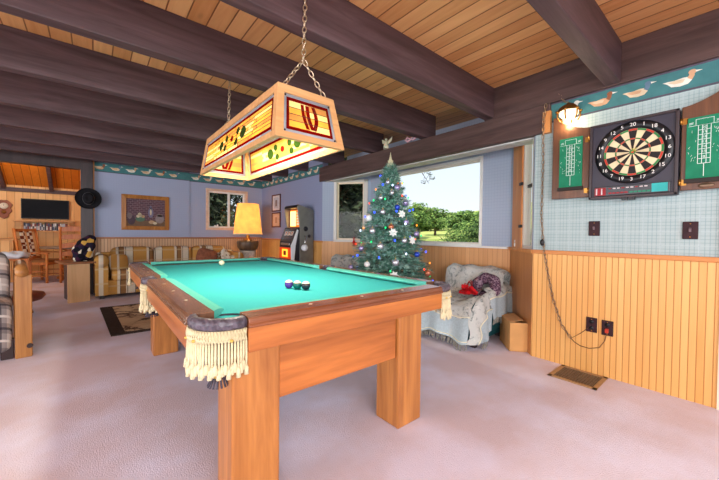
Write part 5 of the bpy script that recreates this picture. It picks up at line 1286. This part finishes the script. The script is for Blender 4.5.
def tree(name, lab, base, H, Wd, leaves, seed, trunk=0.25, n_=1500, size=None, group=None, blobs=9, z0=0.3):
    rr = random.Random(seed); base = Vector(base); t = thing(name, lab, 'tree' if name == 'tree' else 'shrub', base, group)
    m = MB(); m.tube([base-Z*0.5, base+Z*H*0.35, base+Z*H*0.75], [trunk,trunk*0.7,trunk*0.25], 8)
    for k in range(5): a = k*1.3; m.tube([base+Z*H*(0.3+0.06*k), base+Vector((math.cos(a)*Wd*0.5,math.sin(a)*Wd*0.5,H*(0.55+0.06*k)))], [trunk*0.4,trunk*0.12], 6)
    m.build('trunk', BARK, t); m = MB(); size = size or Wd*0.06
    for k in range(blobs):
        a = rr.uniform(0,2*PI); q = rr.uniform(0,0.6)*Wd; zz = H*rr.uniform(z0+0.12,0.86); sh = 1-0.5*max(0,(zz/H-0.6)/0.4)
        leafcloud(m, base+Vector((math.cos(a)*q*sh,math.sin(a)*q*sh,zz)), (Wd*0.42,Wd*0.42,H*0.17), n_//blobs, size, rr)
    m.build('foliage', leaves, t); return t
# terrain: a lawn falling away from the house, a meadow rising to wooded hills
def hgt(x, y):
    d = max(0.0, x-4.0); z = -0.5 - 0.3*min(1, d/10) + max(0, d-14)*0.072 - max(0,d-70)*0.04
    if d > 95: z += (d-95)*0.11 + 5*math.sin(y*0.02+1)*min(1,(d-95)/60)
    return z
s = S('meadow_grass', 0.95, 0.05); s.col(s.ramp(s.noise(0.25, 4), [(0.35, rgb(150,164,84)), (0.6, rgb(196,198,116)), (0.75, rgb(206,200,130))])); GRS = s.mat
m = MB(); nx, ny = 60, 60
m.grid(lambda u, v: (4.0+240*u**1.8, -120+340*v, hgt(4.0+240*u**1.8, -120+340*v)), nx, ny, 0)
q = m.build('ground_outside', GRS); q['kind'] = 'structure'
MB().box(-30,4.0,12.2,60,-0.8,-0.4).build('ground_behind_house', GRS, kind='structure')
def at_px(px, D):   # direction of a picture column on the ground, D metres along the view axis
    l = (px-CX)/F*D; return (AX.x*l + AX.z*D, AY.x*l + AY.z*D)
def plant(px, D, **k):
    x, y = at_px(px, D); return (x, y, hgt(x, y))
tree('tree', 'broad tree with a bare trunk on the meadow, seen just past the christmas tree', plant(418,46), 5.4, 3.3, LF, 1, 0.26, 2600, 0.24, z0=0.26)
tree('tree', 'slimmer tree standing alone in the middle of the meadow', plant(435,52), 4.9, 2.4, LF, 2, 0.22, 1500, 0.24, z0=0.24)
for i in range(14):
    px = 402 + i*7.2; D = 78 + 9*math.sin(i*2.2)
    tree('tree', 'distant tree in the green treeline behind the meadow', plant(px, D), 4.2+0.7*math.sin(i*1.7), 4.6, LF if i % 3 else LD, 20+i, 0.3, 1100, 0.45, group='treeline behind the meadow', z0=-0.05)
for i, (px, D, H, Wd, lab) in enumerate([(450,19,3.0,1.8,'dark bushy shrub by the edge of the meadow, middle distance'),(466,16,3.0,1.8,'tall bright leaved shrub rising highest in the big window'),(480,13,2.5,1.5,'dense shrub half cut off by the frame of the big window'),(458,10,1.75,1.1,'low dark bush close under the big window, below the bright leaved shrub'),(474,9,1.75,1.0,'low dark bush in the corner of the big window above the armchair'),(444,11,1.4,0.8,'low dark bush close under the middle of the big window'),(424,10,1.0,0.9,'small low bush close under the window, beside the christmas tree')]):
    x, y = at_px(px, D); b_ = (x, y, hgt(x,y)); tree('shrub', lab, b_, H, Wd, LF if i == 1 else LD, 60+i, 0.05, 2000, 0.075, z0=-0.1)
for i, (px, D, H, Wd, lab) in enumerate([(341,9.6,5.0,1.3,'dark evergreen behind the narrow bay window, showing by its far jamb'),(363,10.4,5.0,1.3,'dark evergreen behind the narrow bay window, showing behind the red felt figure'),(352,13.5,6.0,2.0,'taller dark evergreen filling the gap between the two behind the bay window')]):
    x, y = at_px(px, D); tree('tree', lab, (x,y,-0.6), H, Wd, LE, 80+i, 0.12, 5200, 0.12, z0=-0.1)
for i, (x, y, lab) in enumerate([(2.1,13.3,'dark tree behind the near pane of the back window'),(3.9,13.6,'dark leafy tree behind the second pane of the back window'),(3.0,16.0,'taller dark tree in the gap of the two behind the back window'),(5.9,16.0,'dark leafy tree beyond the back window, hidden mostly by the lamp shade')]):
    tree('tree', lab, (x,y,-0.5), 5.6, 1.5, LE, 90+i, 0.14, 5000, 0.12, z0=-0.1)
tree('shrub', 'dark bush outside the narrow angled window by the dartboard wall', (5.6,2.35,hgt(5.6,2.35)), 2.1, 0.8, LD, 97, 0.05, 1500, 0.07, z0=-0.1)
m = MB()
m.grid(lambda u, v: (110+150*u, -200+420*v, hgt(110,0) - 1 + (30*max(0,1-v*1.9)**1.1 + 6)*math.sin(min(1,u*1.3)*PI/2) + 1.5*math.sin(v*60)*u), 30, 70, 0)
s = S('wooded_hill', 0.95, 0.05); s.col(s.ramp(s.noise(0.35, 5), [(0.35, rgb(70,96,58)), (0.65, rgb(112,136,86))])); 
m.build('hill_outside', s.mat, kind='structure')
# a bough hanging into the view from above
m = MB(); rr = random.Random(8); x, y = at_px(418, 9.0); z_ = CAMH + (234-172)/F*9.0
a0 = Vector((x-0.15,y+0.2,z_+0.45)); b0 = Vector(at_px(428, 9.0)+(CAMH+(234-183)/F*9.0,))
m.tube([a0, a0.lerp(b0,0.5)+Z*0.03, b0], [0.018,0.012,0.005], 6, 1)
for k in range(9):
    p = a0.lerp(b0, 0.25+0.085*k); e = p + Vector((rr.uniform(-.2,.2),rr.uniform(-.25,.25),rr.uniform(-0.12,0.22))); m.tube([p,e],[0.006,0.002],4,1)
    leafcloud(m, e, (0.09,0.09,0.06), 26, 0.035, rr)
m2 = tag(m.build('hanging_branch', [LD[2], BARK, LD[0]]), 'bare leafy bough hanging into the top of the big window', 'branch')

# ------------------------------------------------------------------ light
W = bpy.data.worlds.new('sky'); SC.world = W; W.use_nodes = True; nt = W.node_tree
bg = nt.nodes['Background']; tc = nt.nodes.new('ShaderNodeTexCoord'); sp = nt.nodes.new('ShaderNodeSeparateXYZ'); cr = nt.nodes.new('ShaderNodeValToRGB')
nt.links.new(tc.outputs['Generated'], sp.inputs[0]); nt.links.new(sp.outputs['Z'], cr.inputs[0]); nt.links.new(cr.outputs[0], bg.inputs[0])
e = cr.color_ramp.elements; e[0].position = 0.0; e[0].color = rgb(238,246,252); e[1].position = 0.5; e[1].color = rgb(196,222,246)
bg.inputs[1].default_value = 0.86
def lamp(kind, name, loc, energy, col=(1,1,1), **k):
    l = bpy.data.lights.new(name, kind); l.energy = energy; l.color = col; o = bpy.data.objects.new(name, l); COL.objects.link(o); o.location = loc
    for a, v in k.items():
        if a == 'rot': o.rotation_euler = v
        elif a == 'aim': o.rotation_euler = (Vector(v)-Vector(loc)).to_track_quat('-Z','Y').to_euler()
        else: setattr(l, a, v)
    return o
lamp('SUN', 'sun', (0,0,20), 3.2, (1.0,0.95,0.86), angle=0.01, aim=(9,6,4))
lamp('AREA', 'rear_fill', (-0.3,-3.0,1.9), 132, (0.90,0.93,1.0), shape='RECTANGLE', size=4.5, size_y=1.8, aim=(0.5,1.6,0.2))  # added area light behind the camera, fill for the near room
lamp('AREA', 'left_fill', (-5.6,2.6,1.15), 200, (0.95,0.96,1.0), shape='RECTANGLE', size=5.0, size_y=2.0, aim=(0,3.2,1.1))  # added area light out of view on the left, fills the far room
lamp('AREA', 'flash', (-0.9,-1.3,1.5), 38, (1.0,0.96,0.92), shape='RECTANGLE', size=2.0, size_y=1.5, aim=(0.9,1.4,2.6))
lamp('AREA', 'lamp_tube', (0.935,2.3,1.835), 26, (1.0,0.93,0.74), shape='RECTANGLE', size=0.2, size_y=1.1, rot=(0,0,0))
lamp('POINT', 'table_lamp_light', (2.60,6.97,1.36), 20, (1.0,0.66,0.30), shadow_soft_size=0.06)
lamp('POINT', 'swag_light', (3.05,0.965,2.05), 2.0, (1.0,0.80,0.52), shadow_soft_size=0.04)
lamp('POINT', 'dining_point_light', (-1.5,9.2,2.35), 32, (1.0,0.86,0.68), shadow_soft_size=0.2)  # point light without a fixture, lights the dining room
vs = SC.view_settings; vs.view_transform = 'Standard'; vs.look = 'None'; vs.exposure = 0.5; vs.gamma = 1.0; vs.use_curve_mapping = False
SC.cycles.use_denoising = True; SC.cycles.max_bounces = 8; SC.cycles.transparent_max_bounces = 12; SC.cycles.sample_clamp_indirect = 6.0
